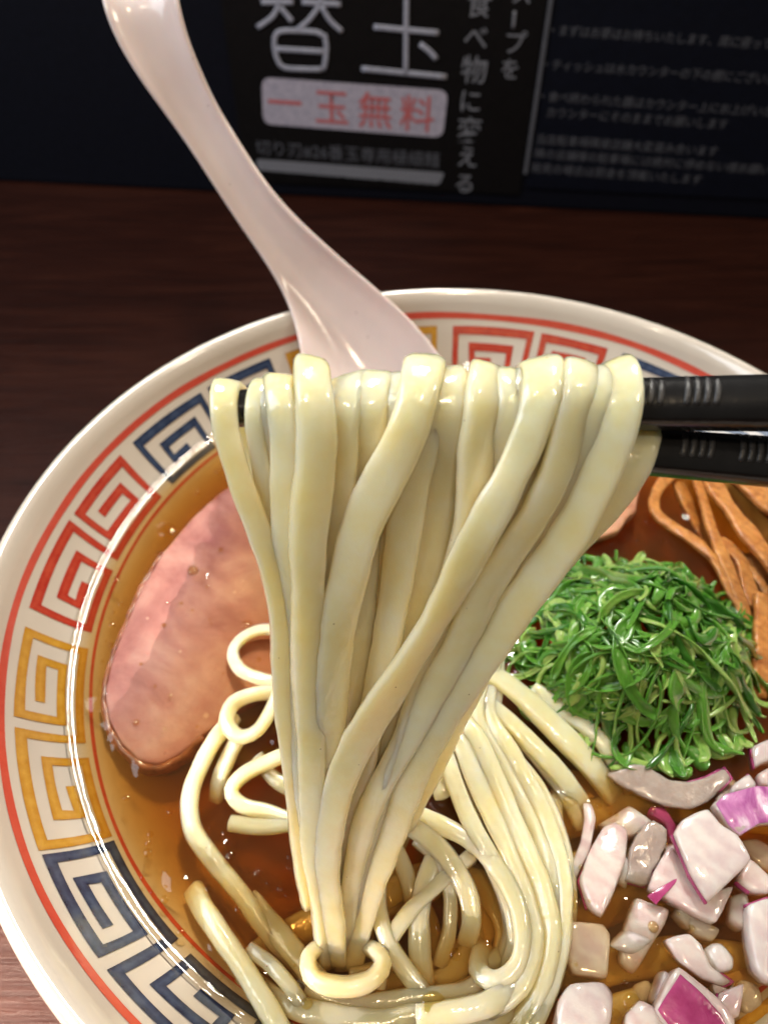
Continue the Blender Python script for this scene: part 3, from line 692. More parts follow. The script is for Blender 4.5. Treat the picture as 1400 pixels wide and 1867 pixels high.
# ------------------------------------------------------------------ chopsticks
def chopstick(a, b, r0, r1, label, marks):
    """a = thin tip, b = thick end"""
    a, b = np.array(a), np.array(b)
    e = empty('chopstick', tuple((a+b)/2), label, 'chopstick', 'pair of chopsticks')
    n = 160; t = np.linspace(0, 1, n)
    P = a+(b-a)*t[:, None]; wd = 2*(r0+(r1-r0)*t)
    V, Fc = sweep(P, np.tile([0, -.5, 1.], (n, 1)), wd, wd*.96, 2.5, 24)
    keep(mesh_obj('shaft', V, Fc, M['stick']), e)
    d = (b-a)/np.linalg.norm(b-a); L = np.linalg.norm(b-a)
    s1 = np.cross(d, [0, 0, 1.]); s1 /= np.linalg.norm(s1); s2 = np.cross(s1, d)
    for x in marks:        # groups of slanted raised rings scored round the stick
        tt = (x-a[0])/(b[0]-a[0]); rr = r0+(r1-r0)*tt
        for k in range(4):
            ang = np.linspace(R(40), R(225), 26)
            c = a+(b-a)*tt+d*(k-1.5)*.00125
            P = np.array([c+d*(.0020*((q-R(40))/R(185)))+(s1*math.cos(q)+s2*math.sin(q))*rr*.985 for q in ang])
            nr = np.array([s1*math.cos(q)+s2*math.sin(q) for q in ang])
            V, Fc = sweep(P, nr, .0009, .0005, 2.2, 8)
            keep(mesh_obj('grip_ridge', V, Fc, M['ridge']), e)
    return e
p_tip = ony(424, 752, YS); p_r = ony(1400, 732, YS)
dirn = (p_r-p_tip)/(p_r[0]-p_tip[0])
ZS_tip = p_tip[2]
chopstick((p_tip[0], YS, ZS), (p_tip[0]+.225, YS-.004, ZS+.0075), .0024, .0062, 'upper black chopstick, its tip showing through the noodles at the left', [.0122, .0192])
q_l, q_r = ony(1150, 822, -.0245), ony(1400, 842, -.0245)
sl = (q_r[2]-q_l[2])/(q_r[0]-q_l[0])
def low(x): return (x, -.0245, q_l[2]+sl*(x-q_l[0]))
la, lb = low(-.012), low(.200)
chopstick(la, lb, .0026, .0066, 'lower black chopstick, emerging beneath the angular noodle corner at the right', [.0205, .0285])

# ------------------------------------------------------------------ spoon
ST = [((180, -60), (316, -78), .131), ((183, -25), (320, -40), .1265), ((187, 10), (323, -5), .1225), ((212, 75), (338, 60), .1195), ((255, 145), (362, 122), .1170), ((300, 205), (392, 190), .1150), ((350, 275), (428, 248), .112),
      ((402, 358), (474, 322), .108), ((452, 432), (524, 384), .104), ((492, 490), (584, 440), .100), ((520, 540), (660, 506), .0955), ((538, 590), (738, 570), .0885), ((548, 640), (796, 636), .080), ((556, 690), (826, 690), .0715)]
grid = []; K = 12
def station(Lp, Rp, sag):
    Lp, Rp = np.array(Lp), np.array(Rp); w = np.linalg.norm(Rp-Lp)
    return Lp, Rp, w, sag
stt = []
for i, (l, r_, y) in enumerate(ST): stt.append((ony(*l, y), ony(*r_, y), .20 if i < 9 else .20+.02*(i-8)))
c12 = (stt[-1][0]+stt[-1][1])/2
for (dx, dy, dz, hw, sg) in ((.004, -.010, -.0095, .0215, .30), (.010, -.024, -.0150, .0195, .30), (.017, -.038, -.0170, .0135, .28), (.0205, -.046, -.0165, .0060, .2)):
    c = c12+np.array([dx, dy, dz]); e_ = np.array([.93, .36, .05]); e_ /= np.linalg.norm(e_)
    stt.append((c-e_*hw, c+e_*hw, sg))
C_ = np.array([(a+b_)/2 for a, b_, s in stt]); Tn = np.gradient(C_, axis=0); Tn /= np.linalg.norm(Tn, axis=1, keepdims=True)
V, Fc = [], []
for i, (a, b_, sg) in enumerate(stt):
    w = np.linalg.norm(b_-a); e_ = (b_-a)/w; nn = np.cross(e_, Tn[i]); nn /= np.linalg.norm(nn)
    if np.dot(nn, CAM-C_[i]) > 0: nn = -nn            # sag away from the open, viewer side
    for k in range(K+1):
        s = k/K*2-1
        prof_ = (1-abs(s)**2.6)
        V.append((a+b_)/2+e_*s*w/2+nn*prof_*sg*w)
for i in range(len(stt)-1):
    for k in range(K):
        a = i*(K+1)+k; Fc.append((a, a+1, a+K+2, a+K+1))
spoon = mesh_obj('soup_spoon', V, Fc, M['spoon'])
md = spoon.modifiers.new('thickness', 'SOLIDIFY'); md.thickness = .0017; md.offset = 0
md = spoon.modifiers.new('smooth', 'SUBSURF'); md.levels = 2; md.render_levels = 3
tag(spoon, 'pinkish white plastic soup spoon leaning on the back rim of the bowl', 'spoon')

# ------------------------------------------------------------------ toppings
def plane_from(u, v, h, tx, ty):
    c = soup(u, v, h); n = np.array([-tx, -ty, 1.]); n /= np.linalg.norm(n); return c, n
def slab_piece(name, pix, h, th, m, tx=0, ty=0, bev=.0005, bulge=0, shrink=.94, rough=.00025, seed=0, parent=None, up=0.0, centre=None, cuts=2, bend=None, soft=False):
    """a cut piece: outline from photo pixels on a plane h mm above the broth, th mm thick"""
    cu, cv = centre if centre else np.mean(np.array(pix), axis=0)
    c, n = plane_from(cu, cv, h, tx, ty)
    top = np.array([on_plane(u, v, c, n) for u, v in pix])+n*up*.001
    ctr = top.mean(0); bot = ctr+(top-ctr)*shrink-n*th*.001
    bm = bmesh.new(); k = len(top)
    vt = [bm.verts.new(p) for p in top]; vb = [bm.verts.new(p) for p in bot]
    bm.faces.new(vt); bm.faces.new(vb[::-1])
    for i in range(k): bm.faces.new((vt[i], vb[i], vb[(i+1) % k], vt[(i+1) % k]))
    bmesh.ops.recalc_face_normals(bm, faces=bm.faces)
    bmesh.ops.bevel(bm, geom=bm.edges[:], offset=bev, segments=2, affect='EDGES', profile=.6, clamp_overlap=True)
    bmesh.ops.triangulate(bm, faces=bm.faces[:], quad_method='BEAUTY', ngon_method='BEAUTY')
    for _ in range(cuts):
        es = [e for e in bm.edges if e.calc_length() > .0016]
        if es: bmesh.ops.subdivide_edges(bm, edges=es, cuts=1, use_grid_fill=False)
        bmesh.ops.triangulate(bm, faces=[f for f in bm.faces if len(f.verts) > 3])
    rad = np.linalg.norm(top-ctr, axis=1).max()
    nv = Vector(n)
    if soft: bmesh.ops.smooth_vert(bm, verts=bm.verts, factor=.3, use_axis_x=True, use_axis_y=True, use_axis_z=True)
    for v in bm.verts:
        d = (np.array(v.co)-ctr); dl = d-n*np.dot(d, n)
        q = np.linalg.norm(dl)/rad
        v.co += nv*(bulge*.001*(1-q*q))
        if bend is not None:
            ax = np.array([math.cos(bend[0]), math.sin(bend[0]), 0]); s = np.dot(dl, ax)/rad
            v.co += nv*(bend[1]*.001*(1-s*s))
        v.co += Vector(noise.noise_vector(v.co*260+Vector((seed, 0, 0))))*rough*1.6+Vector(noise.noise_vector(v.co*900+Vector((seed, 5, 0))))*rough*.5
    o = bm_obj(name, bm, m, None)
    for p in list(top)+[(top[i]+top[(i+1) % k])/2 for i in range(k)]:
        if abs(p[2]-SOUP) < .0045: wet_pts.append((p[0], p[1], .2, 0.0))
    if parent is not None: keep(o, parent)
    return o

# roast pork: one big slice half under the broth on the left
PK = [(440, 872), (392, 905), (345, 952), (298, 1008), (260, 1072), (231, 1138), (206, 1200), (192, 1260), (198, 1312), (222, 1356), (254, 1386), (288, 1394), (330, 1376), (372, 1338), (425, 1300), (490, 1262), (545, 1200), (580, 1100), (580, 980), (520, 890)]
pork = empty('pork_slice', tuple(soup(380, 1150, 0)), 'pink roast pork slice half under the broth at the left', 'meat')
slab_piece('meat', PK, -.5, 3.4, M['pork'], tx=-.085, ty=.02, bev=.0007, bulge=.2, shrink=1.0, rough=.00012, seed=3, parent=pork, centre=(310, 1180), cuts=3)
c_, n_ = plane_from(310, 1180, -.5, -.085, .02)
rp = np.array([on_plane(u, v, c_, n_)-n_*.0016 for u, v in PK[3:14]]); rp = catmull(rp, .001)
ctr = np.array([on_plane(400, 1120, c_, n_)]); out_ = rp-ctr; out_ /= np.linalg.norm(out_, axis=1, keepdims=True); rp = rp+out_*.0006
V, Fc = sweep(rp, out_+n_*.25, .0034, .0016, 2.4, 10)
V = V+np.array([noise.noise_vector(Vector(v)*400) for v in V])*.0004
keep(mesh_obj('browned_edge', V, Fc, M['rind']), pork)
# second piece, seen behind the noodles on the right
P2 = [(1062, 872), (1110, 850), (1152, 858), (1168, 895), (1158, 935), (1124, 968), (1076, 985), (1030, 950), (1030, 890)]
pk2 = slab_piece('pork_slice', P2, 2.6, 4, M['rind2'], tx=.05, ty=-.1, bev=.0012, bulge=.8, seed=8, cuts=2)
tag(pk2, 'rounded brownish end of a pork slice showing behind the rightmost lifted noodles', 'meat')

# bamboo shoot strips
MN = [([(1240, 850, 1), (1200, 890, 1.2), (1193, 930, 1.2), (1222, 958, 1.4), (1272, 992, 1.8), (1311, 1035, 2.2), (1337, 1082, 2), (1362, 1132, 1)], 2.9, 2.2, 'bamboo shoot strip with a hooked upper end, nearest the green onion'),
      ([(1268, 850, 2), (1279, 905, 2.6), (1296, 964, 2.8), (1329, 1043, 2.4), (1345, 1086, 2), (1362, 1150, .5)], 2.6, 2.2, 'thin straight bamboo shoot strip over the hooked one'),
      ([(1286, 850, 3), (1310, 900, 3.4), (1350, 955, 3.6), (1405, 1028, 3.4), (1460, 1100, 2)], 4.4, 2.6, 'thickest bamboo shoot strip running to the right edge'),
      ([(1235, 880, -1), (1252, 920, -1), (1275, 965, -1.4), (1300, 1010, -2.4)], 3.2, 2.2, 'short dark sunken bamboo shoot strip inside the hooked one'),
      ([(1395, 1090, 2), (1392, 1150, 2.4), (1386, 1210, 2), (1378, 1268, .6)], 4.2, 2.6, 'pale upright bamboo shoot strip at the right edge above the onion'),
      ([(1330, 850, 2.2), (1370, 890, 2.8), (1430, 945, 3)], 5.0, 2.8, 'broad bamboo shoot strip in the corner under the lower chopstick'),
      ([(1310, 985, .2), (1348, 1020, .4), (1362, 1065, .4), (1378, 1110, 0)], 3.6, 2.2, 'dark bamboo shoot strip between the thin and the thickest one'),
      ([(1360, 1010, -.6), (1392, 1060, -.6), (1430, 1120, -1)], 4.4, 2.4, 'sunken bamboo shoot strip below the thickest one'),
      ([(1420, 1060, 2), (1428, 1130, 2), (1430, 1220, 1), (1425, 1290, 0)], 4.6, 2.6, 'bamboo shoot strip just off the right edge')]
for i, (pts, w, th, lab) in enumerate(MN):
    P = catmull(np.array([soup(*q) for q in pts]), .001); N = len(P)
    note(P, w*.45)
    V, Fc = sweep(P, np.tile([.2, -.2, 1.], (N, 1)), w*.001*(1.12+wob(N, .5, .12, i+70)), th*.00066*(1+wob(N, .4, .1, i+90)), 5, 16)
    V = V+np.array([noise.noise_vector(Vector(v)*500) for v in V])*.00022
    tag(mesh_obj('bamboo_shoot', V, Fc, M['menma']), lab, 'bamboo shoot', 'strips of bamboo shoot')

# green onion heap
HC = soup(1155, 1195, 0); HX, HY, HZ = .0258, .0230, .0172
heap = empty('green_onion_heap', tuple(HC), 'heap of finely shredded green onion on the broth right of the noodles', 'green onion')
def on_heap(a, q):     # a angle, q 0 centre..1 edge
    x, y = math.cos(a)*q, math.sin(a)*q
    z = HZ*max(0, 1-q**2.2)*(1+.35*noise.noise(Vector((x*1.6, y*1.6, 4))))
    return np.array([HC[0]+x*HX, HC[1]+y*HY, SOUP+z])
def shred(i):
    a = random.random()*2*math.pi; q = math.sqrt(random.random())*(1.0+.18*noise.noise(Vector((math.cos(a)*1.5, math.sin(a)*1.5, 8))))
    p = on_heap(a, q); depth = random.random()
    p[2] -= .0035*depth*(1-q)
    L = random.uniform(.012, .032)*(1-.3*q); w = random.choice([random.uniform(.0007, .0015), random.uniform(.0016, .0036), random.uniform(.0010, .0023)]); head = random.random()*2*math.pi
    curl = random.gauss(0, 3.2); lift = random.gauss(.05, .35)
    steps = 15; cur = p.copy(); path = [cur.copy()]; dirz = lift; hd = head
    for s in range(steps):
        ds = L/steps; hd += curl/steps
        dx, dy = math.cos(hd)*ds, math.sin(hd)*ds
        nx = cur+np.array([dx, dy, 0])
        rx, ry = (nx[0]-HC[0])/HX, (nx[1]-HC[1])/HY; qq = math.hypot(rx, ry)
        surf = SOUP+HZ*max(0, 1-qq**2.2)*(1+.35*noise.noise(Vector((rx*1.6, ry*1.6, 4)))) if qq < 1 else SOUP+.0006
        target = surf+.0012*(1-depth)+.0022*lift*math.sin(s/steps*math.pi)-.003*depth*max(0, 1-qq)
        nx[2] = cur[2]+(target-cur[2])*.5
        if qq > 1.24: break
        cur = nx; path.append(cur.copy())
    if len(path) < 6: return None
    P = catmull(np.array(path)[::2], .0011); N = len(P)
    t = np.linspace(0, 1, N); ww = w*np.minimum(1, np.minimum(t, 1-t)*14+.45)*(1+wob(N, .5, .3, i+9))
    tilt = random.gauss(0, .8)+wob(N, 1.6, .16, i)
    up = np.stack([np.sin(tilt)*math.sin(head), -np.sin(tilt)*math.cos(head), np.cos(tilt)], -1)
    T = np.gradient(P, axis=0); T /= np.linalg.norm(T, axis=1, keepdims=True)+1e-12
    B = np.cross(up, T); B /= np.linalg.norm(B, axis=1, keepdims=True)+1e-12; Nn = np.cross(T, B)
    cv = random.uniform(.1, .75)*random.choice([1, -1]); K_ = 5; V = []
    for side in (.00017, -.00017):
        for q in range(N):
            for k in range(K_):
                sx = k/(K_-1)*2-1
                V.append(P[q]+B[q]*(sx*ww[q]/2*(1-.25*abs(cv)))+Nn[q]*(side-cv*ww[q]*.5*(sx*sx-.4)))
    Fc = []; o_ = N*K_
    for q in range(N-1):
        for k in range(K_-1):
            a = q*K_+k; Fc += [(a, a+1, a+K_+1, a+K_), (o_+a, o_+a+K_, o_+a+K_+1, o_+a+1)]
        for k in (0, K_-1):
            a = q*K_+k; Fc.append((a, a+K_, o_+a+K_, o_+a) if k == 0 else (a, o_+a, o_+a+K_, a+K_))
    for q in (0, N-1):
        for k in range(K_-1):
            a = q*K_+k; Fc.append((a, o_+a, o_+a+1, a+1))
    return V, Fc
cnt = 0; tries = 0
while cnt < 290 and tries < 1200:
    tries += 1; s = shred(tries)
    if s is None: continue
    keep(mesh_obj('shred', s[0], s[1], M['scallion']), heap); cnt += 1
Vs, Fs, nb = [], [], 0
for q in range(5000, 5180):
    s = shred(q)
    if s is None: continue
    V, Fc = np.array(s[0]), s[1]; Vs.append(V); Fs += [tuple(a+nb for a in f) for f in Fc]; nb += len(V)
fs = mesh_obj('fine_shreds', np.vstack(Vs), Fs, M['scallion']); fs['kind'] = 'stuff'; keep(fs, heap)
for i in range(80):
    a = i/80*2*math.pi; p = on_heap(a, 1.0); wet_pts.append((p[0], p[1], .4, 0))

# red onion pieces; A() and B() map two enlarged views of the photo back to its pixels
def A(*p): return [(1100+x*.277, 1350+y*.277) for x, y in p]
def B(*p): return [(900+x*.3571, 1350+y*.3571) for x, y in p]
OG = 'chopped red onion pieces'
def onion(pix, h, th, m, label, skin=None, rim=None, **kw):
    seed = len(bpy.data.objects)
    h = h-2.5 if h > 0 else h
    kw.setdefault('cuts', 3); kw.setdefault('rough', .00006); kw['bev'] = kw.get('bev', .0005)*.6+.0004; kw['soft'] = True; kw.setdefault('bend', (random.uniform(0, 3.1), random.uniform(.5, 1.3)))
    o = slab_piece('onion_piece', pix, h, th+1.0, M[m], seed=seed, **kw)
    tag(o, label, 'onion', OG)
    if skin is None and m != 'purple' and h > 0:
        cu, cv = np.mean(np.array(pix), axis=0); c, n = plane_from(cu, cv, h, kw.get('tx', 0), kw.get('ty', 0))
        top = np.array([on_plane(u, v, c, n) for u, v in pix]); ctr = top.mean(0); k = len(top)
        i0 = seed % k; seg = max(1, k//4)
        run = np.array([top[(i0+q) % k] for q in range(seg+1)])
        d = run-ctr; d /= np.linalg.norm(d, axis=1, keepdims=True)
        run = run-n*.0009-d*.0001
        P = np.vstack([run[q]*(1-f)+run[q+1]*f for q in range(seg) for f in (0, .25, .5, .75)]+[run[-1:]]) if seg else run
        dd = P-ctr; dd -= n*(dd @ n)[:, None]; dd /= np.linalg.norm(dd, axis=1, keepdims=True)
        V, Fc = sweep(P, dd, .0016, .00055, 2.4, 8)
        sk = mesh_obj('purple_skin', V, Fc, M['purple']); sk.parent = o
    if skin:
        k2 = dict(kw); k2['bev'] = .00018; k2['soft'] = False; k2['up'] = .22; k2['rough'] = .00012
        sk = slab_piece('purple_skin', skin[0], h, .6, M[skin[1]], seed=seed, parent=None, centre=tuple(np.mean(np.array(pix), axis=0)), **k2)
        sk.parent = o
    return o
onion(A((10, 215), (110, 175), (200, 150), (280, 165), (360, 220), (430, 262), (560, 275), (680, 240), (800, 175), (852, 250), (770, 330), (690, 410), (560, 460), (400, 440), (230, 360), (100, 290)), 3.4, 2.6, 'onion_grey', 'clear grey crescent of onion at the lower edge of the green onion heap', bev=.0006, tx=.02, ty=.18)
onion(A((700, 425), (780, 365), (850, 345), (1000, 305), (1110, 310), (1170, 360), (1130, 560), (1083, 560), (1000, 570), (930, 605), (880, 645), (800, 570)), 7.6, 2.6, 'onion_pink', 'curved onion piece with violet striped skin at the right edge',
      skin=(A((715, 425), (785, 370), (850, 348), (1000, 309), (1108, 314), (1165, 362), (1128, 545), (1000, 560), (880, 635), (800, 560)), 'violet'), bulge=1.2, ty=.1)
onion(A((450, 620), (500, 530), (590, 480), (680, 450), (760, 560), (870, 630), (965, 790), (860, 900), (680, 1075), (570, 900)), 9.0, 3.6, 'onion', 'largest white onion cube on top of the pile', bev=.0005, tx=.06, ty=.12, bulge=.5)
onion(A((205, 620), (330, 520), (425, 580), (405, 690), (335, 850), (270, 970), (120, 930), (150, 830)), 3.2, 3, 'onion_grey', 'glossy wrinkled grey onion piece left of the largest white cube', tx=.05, ty=.3, rough=.0004)
onion(A((430, 690), (330, 850), (290, 970), (470, 1075), (610, 1150), (740, 1212), (870, 950), (690, 1000)), 4.2, 3.2, 'onion_pink', 'beige onion piece under the largest white cube, with a purple wedge',
      skin=(A((505, 893), (400, 950), (278, 1030), (335, 1092), (420, 1000)), 'purple'), bev=.0004)
onion(A((205, 1022), (310, 1070), (440, 1110), (400, 1220), (330, 1320), (190, 1560), (95, 1470), (120, 1270)), 1.0, 3.6, 'onion_pink', 'long onion piece half under the broth below the purple wedge', bev=.0009, ty=.12, bulge=.8)
onion(B((555, 440), (620, 408), (688, 450), (672, 620), (605, 800), (548, 915), (470, 860), (428, 720), (470, 600)), 2.8, 3.2, 'onion_pink', 'tall pale pink onion slice right of the thin sliver', bev=.0008, bulge=.8, tx=.2)
onion(B((450, 312), (500, 320), (522, 400), (492, 560), (412, 722), (372, 695), (440, 520), (462, 400)), 2.4, 2.4, 'onion_pink', 'thin curved sliver of pink onion nearest the noodles', bev=.0006, tx=.1)
onion(B((390, 920), (560, 930), (597, 990), (582, 1222), (400, 1192), (368, 1100)), -1.3, 4, 'onion', 'sunken square onion piece amber under the broth below the pink slices', bev=.0006)
onion(B((380, 1242), (560, 1230), (612, 1290), (592, 1470), (480, 1520), (290, 1490), (320, 1330)), -.5, 4, 'onion', 'sunken onion piece at the bottom edge right of the noodles', bev=.0009, bulge=1.0)
onion(A((488, 1478), (420, 1560), (330, 1770), (420, 1900), (600, 2000), (860, 1990), (858, 1830), (760, 1700), (640, 1600)), 5.2, 4.2, 'onion_pink', 'onion cube with deep magenta skin at the bottom edge',
      skin=(A((490, 1532), (420, 1640), (345, 1772), (420, 1880), (600, 1985), (840, 1960), (760, 1810), (640, 1670)), 'purple'), bev=.0005, ty=.1)
onion(A((395, 1312), (480, 1280), (560, 1262), (640, 1340), (700, 1480), (862, 1592), (790, 1625), (650, 1580), (480, 1450)), 2.8, 2.8, 'onion_pink', 'pinkish grey onion strip between the beige piece and the magenta cube', bev=.0006, ty=.15)
onion(A((640, 1380), (700, 1335), (770, 1320), (850, 1430), (852, 1520), (760, 1540), (690, 1500)), -.4, 4, 'onion', 'small round amber onion bit right of the pinkish grey strip', bev=.001, bulge=.8)
onion(B((662, 1400), (730, 1318), (795, 1352), (890, 1460), (880, 1540), (660, 1540)), 2.4, 3.6, 'onion_pink', 'white onion piece at the bottom edge left of the magenta cube', bev=.0008, bulge=.8)
onion(A((940, 1080), (1083, 1030), (1180, 1040), (1180, 1620), (1083, 1600), (1000, 1510), (955, 1300)), 4.6, 3.8, 'onion', 'tall white onion piece cut by the right edge', bev=.0006, tx=-.05)
onion(A((955, 770), (1083, 880), (1150, 960), (1083, 1015), (960, 1000), (870, 930)), 4.2, 3, 'onion_pink', 'dull pink onion piece between the largest cube and the tall white one', bev=.0006)
onion(A((830, 1020), (950, 985), (975, 1230), (900, 1260), (815, 1190)), 2.0, 3, 'onion_pink', 'small pinkish onion bit below the dull pink piece', bev=.0008)
onion(A((850, 290), (950, 215), (1012, 300), (960, 330), (835, 345)), 4.4, 2.4, 'onion', 'small white onion chip above the violet striped piece', bev=.0005)
onion(A((1005, 220), (1083, 178), (1180, 190), (1180, 320), (1083, 305), (1022, 292)), 5.2, 2.6, 'onion_pink', 'lilac white onion chip at the right edge above the violet striped piece', bev=.0006)
onion(A((965, 35), (1083, -10), (1180, 0), (1180, 150), (1083, 135), (990, 182)), 3.0, 3, 'onion', 'onion chip beside the green onion heap at the right edge', bev=.0008)
onion(A((395, 440), (470, 560), (455, 700), (420, 640), (400, 560), (280, 480), (300, 440)), 1.2, 2.0, 'purple', 'dark purple onion shard between the crescent and the grey piece', bev=.0004)
onion(A((540, 1130), (640, 1180), (770, 1250), (720, 1330), (590, 1290), (540, 1210)), -1.6, 3, 'onion', 'sunken amber onion bit below the beige piece', bev=.0008)
onion(A((900, 1560), (1010, 1600), (1070, 1760), (1010, 1860), (900, 1790), (860, 1660)), -2.2, 3, 'onion', 'sunken onion piece at the lower right corner', bev=.0008)
onion(A((200, 1600), (300, 1570), (340, 1680), (260, 1760), (170, 1700)), -3.2, 3, 'onion', 'sunken onion piece left of the magenta cube', bev=.0008)
onion(A((880, 660), (1000, 640), (1120, 720), (1150, 860), (1050, 860), (960, 780)), 1.0, 3, 'onion_pink', 'shaded pink onion piece under the violet striped arch', bev=.0008)
onion(A((700, 1600), (820, 1640), (860, 1590), (840, 1720), (740, 1720)), 1.5, 2.2, 'onion_pink', 'pink onion fragment right of the magenta cube', bev=.0006)

FILL = [(1120, 1580, 'between the tall pale slice and the grey piece'), (1085, 1490, 'just right of the thin sliver, half sunk'), (1140, 1500, 'behind the grey glossy piece'),
        (1300, 1700, 'beside the pinkish grey strip, half sunk'), (1240, 1570, 'peeping out left of the largest cube'), (1350, 1720, 'left of the tall white piece'),
        (1150, 1720, 'left of the long half sunk piece'), (1085, 1700, 'beside the sunken square piece'), (1220, 1810, 'left of the magenta cube'),
        (1370, 1660, 'beside the dull pink piece'), (1330, 1830, 'right of the magenta cube near the bottom'), (1175, 1840, 'near the bottom edge between two white pieces'),
        (1260, 1660, 'just below the purple wedge'), (1390, 1790, 'in the lower right corner'), (1335, 1455, 'above the violet striped piece, half sunk'), (1090, 1600, 'touching the tall pale slice from below')]
for i, (u, v, wh) in enumerate(FILL[::2]):
    a0 = random.random()*6; k = 4; r1, r2 = random.uniform(40, 54), random.uniform(26, 36)
    pix = []
    for q in range(k):
        a = 2*math.pi*q/k+random.uniform(-.25, .25); x, y = r1*math.cos(a), r2*math.sin(a)
        pix.append((u+x*math.cos(a0)-y*math.sin(a0), v+x*math.sin(a0)+y*math.cos(a0)))
    onion(pix, random.uniform(1.2, 3.2), 2.8, ('onion', 'onion_pink', 'onion_pink')[i % 3], 'small onion bit '+wh, tx=random.uniform(-.3, .3), ty=random.uniform(-.2, .4), bev=.0007)

# ------------------------------------------------------------------ broth: a closed body of liquid, its surface curling up at all that stands in it
NT, NR = 420, 190
RS = .0931
kd = kdtree.KDTree(len(wet_pts))
for i, p in enumerate(wet_pts): kd.insert((p[0], p[1], 0), i)
kd.balance()
drops = []
for _ in range(150):
    a = random.random()*2*math.pi; q = math.sqrt(random.random())*.09
    drops.append((math.cos(a)*q, math.sin(a)*q, random.choice([.0005, .0007, .0009, .0012, .0016, .0024])))
for u, v, r_ in ((986, 1437, .0017), (1035, 1640, .0022), (1035, 1455, .0011), (352, 1035, .0012), (450, 1138, .0012), (212, 1056, .0012), (205, 1138, .0008), (300, 965, .0026), (1035, 1520, .001), (790, 1830, .003), (1150, 1830, .002), (680, 1800, .003)):
    p = soup(u, v); drops.append((p[0], p[1], r_))
dk = kdtree.KDTree(len(drops))
for i, d in enumerate(drops): dk.insert((d[0], d[1], 0), i)
dk.balance()
def surf_h(x, y):
    r = math.hypot(x, y)
    h = .0009*math.exp(-max(0, .0922-r)/.0013)
    if wet_pts:
        co, i, dist = kd.find((x, y, 0)); wp = wet_pts[i]
        d = max(0, dist-wp[2]*.001)
        amp = .00034 if wp[3] > -.0015 else .0001
        h += amp*math.exp(-d/.0022)
    co, i, dist = dk.find((x, y, 0)); rd = drops[i][2]
    if dist < rd*1.15:
        s = dist/rd; h += .17*rd*(1-s**4) if s < 1 else 0
    h += .00010*noise.noise(Vector((x*70, y*70, 2)))+.00008*noise.noise(Vector((x*150, y*150, 5)))
    return h
V, Fc = [], []
rad_ = [RS*(i/NR)**.9 for i in range(NR+1)]
V.append((0, 0, SOUP+surf_h(0, 0)))
for i in range(1, NR+1):
    for j in range(NT):
        a = 2*math.pi*j/NT; x, y = rad_[i]*math.cos(a), rad_[i]*math.sin(a); V.append((x, y, SOUP+surf_h(x, y)))
for j in range(NT): Fc.append((0, 1+j, 1+(j+1) % NT))
for i in range(NR-1):
    for j in range(NT):
        a, b2 = 1+i*NT+j, 1+i*NT+(j+1) % NT; Fc.append((a, a+NT, b2+NT, b2))
last = 1+(NR-1)*NT
for (r, dz) in ((.0905, -.0014), (.085, -.0014), (.075, -.0014), (.06, -.0014), (.044, -.0014), (.026, -.0014), (.01, -.0014)):
    z = np.interp(r, _ri, _zi)+dz; s = len(V)
    for j in range(NT): a = 2*math.pi*j/NT; V.append((r*math.cos(a), r*math.sin(a), z))
    for j in range(NT):
        a, b2 = last+j, last+(j+1) % NT; a2, b3 = s+j, s+(j+1) % NT; Fc.append((a, a2, b3, b2))
    last = s
c = len(V); V.append((0, 0, -.0480))
for j in range(NT): Fc.append((last+(j+1) % NT, last+j, c))
br = mesh_obj('broth', V, Fc, M['soup'])
tag(br, 'clear amber soy broth with fine oil drops filling the bowl', 'broth')

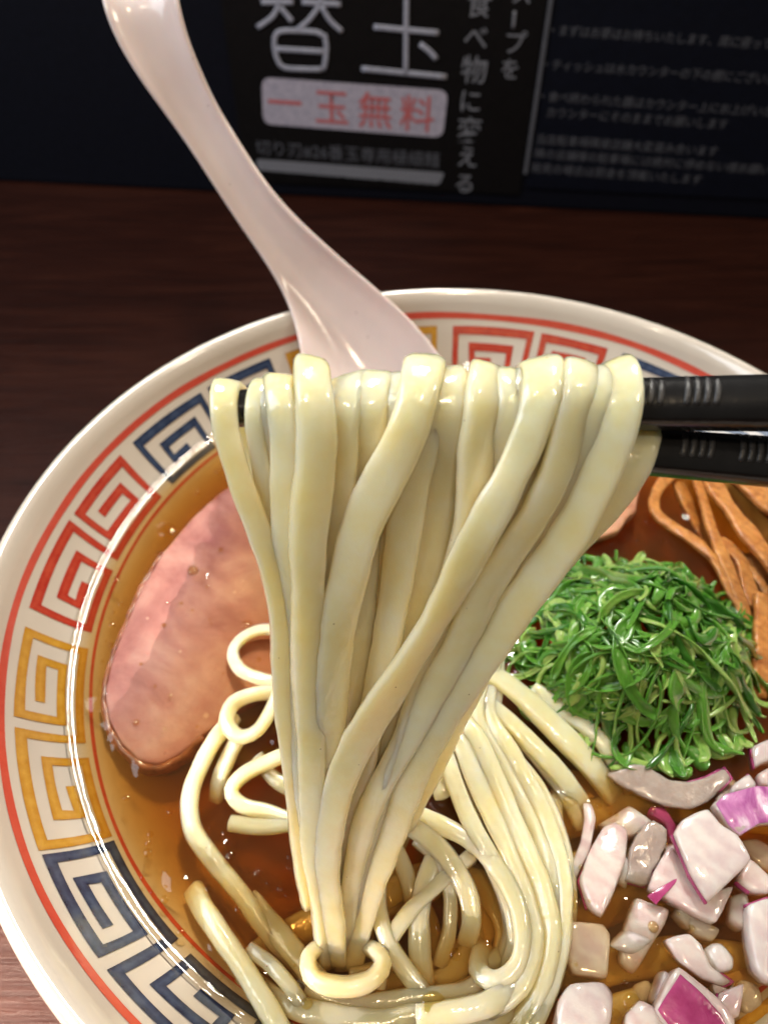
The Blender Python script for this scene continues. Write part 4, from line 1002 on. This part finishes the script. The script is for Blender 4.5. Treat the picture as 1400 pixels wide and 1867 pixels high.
def m_oil():
    m, nt, p = mat('golden_oil'); nt.nodes.remove(p); out = nt.nodes['Material Output']
    fr = nd(nt, 'ShaderNodeFresnel'); fr.inputs['IOR'].default_value = 1.5
    tr = nd(nt, 'ShaderNodeBsdfTransparent'); tr.inputs['Color'].default_value = (.97, .88, .62, 1)
    gl = nd(nt, 'ShaderNodeBsdfGlossy'); gl.inputs['Roughness'].default_value = .02
    mx = nd(nt, 'ShaderNodeMixShader'); nt.links.new(fr.outputs[0], mx.inputs[0]); nt.links.new(tr.outputs[0], mx.inputs[1]); nt.links.new(gl.outputs[0], mx.inputs[2])
    nt.links.new(mx.outputs[0], out.inputs['Surface']); return m
M['oil'] = m_oil()
def cap(n=20, k=6):
    V, Fc = [(0, 0, 1)], []
    for i in range(1, k+1):
        a = i/k*math.pi/2
        for j in range(n): V.append((math.sin(a)*math.cos(2*math.pi*j/n), math.sin(a)*math.sin(2*math.pi*j/n), math.cos(a)))
    for j in range(n): Fc.append((0, 1+j, 1+(j+1) % n))
    for i in range(k-1):
        for j in range(n): a, b_ = 1+i*n+j, 1+i*n+(j+1) % n; Fc.append((a, a+n, b_+n, b_))
    return V, Fc
V, Fc = cap(); d0 = mesh_obj('oil_drop', V, Fc, M['oil'], br)
SPOTS = [(986, 1437, 1.7), (1035, 1640, 2.2), (1036, 1462, 1.2), (1033, 1530, .8), (352, 1040, 1.3), (450, 1140, 1.3), (212, 1058, 1.1), (205, 1140, .8), (305, 968, 2.4), (290, 1010, .8), (270, 1045, .6),
         (1150, 1830, 1.6), (1120, 1850, .9), (790, 1835, 2.2), (230, 1455, .7), (270, 1555, .9), (310, 1480, .6), (300, 1640, .8), (260, 1600, .5), (420, 1560, 1.0), (470, 1590, .7), (510, 1620, .6), (330, 1700, .9), (1240, 1640, 1.2),
         (1300, 1660, .8), (1190, 1690, 1.0), (1110, 1560, .8), (1150, 1440, .9), (1090, 1470, .7), (1380, 1500, 1.0), (1180, 950, 1.1), (1210, 985, .8), (1165, 985, .6), (1240, 1050, .9), (1375, 1380, .9), (930, 1760, 1.0), (850, 1560, .7),
         (690, 1560, .8), (830, 1740, 1.1), (800, 1690, .7), (400, 860, 1.2), (360, 900, .8), (380, 1620, .8), (560, 1830, 1.0)]
for i in range(70):
    SPOTS.append((random.uniform(180, 560), random.uniform(900, 1800), random.choice([.3, .4, .5, .7])))
for i in range(50):
    SPOTS.append((random.uniform(1020, 1400), random.uniform(1420, 1860), random.choice([.3, .4, .5, .7])))
first = True
for u, v, r_ in SPOTS:
    p = soup(u, v)
    if math.hypot(p[0], p[1]) > .0905: continue
    d = d0 if first else d0.copy()
    if not first: COL.objects.link(d)
    first = False
    d.location = (p[0], p[1], SOUP+surf_h(p[0], p[1])-.00004); d.scale = (r_*.001, r_*.001*random.uniform(.85, 1), min(.00055, r_*.00042))
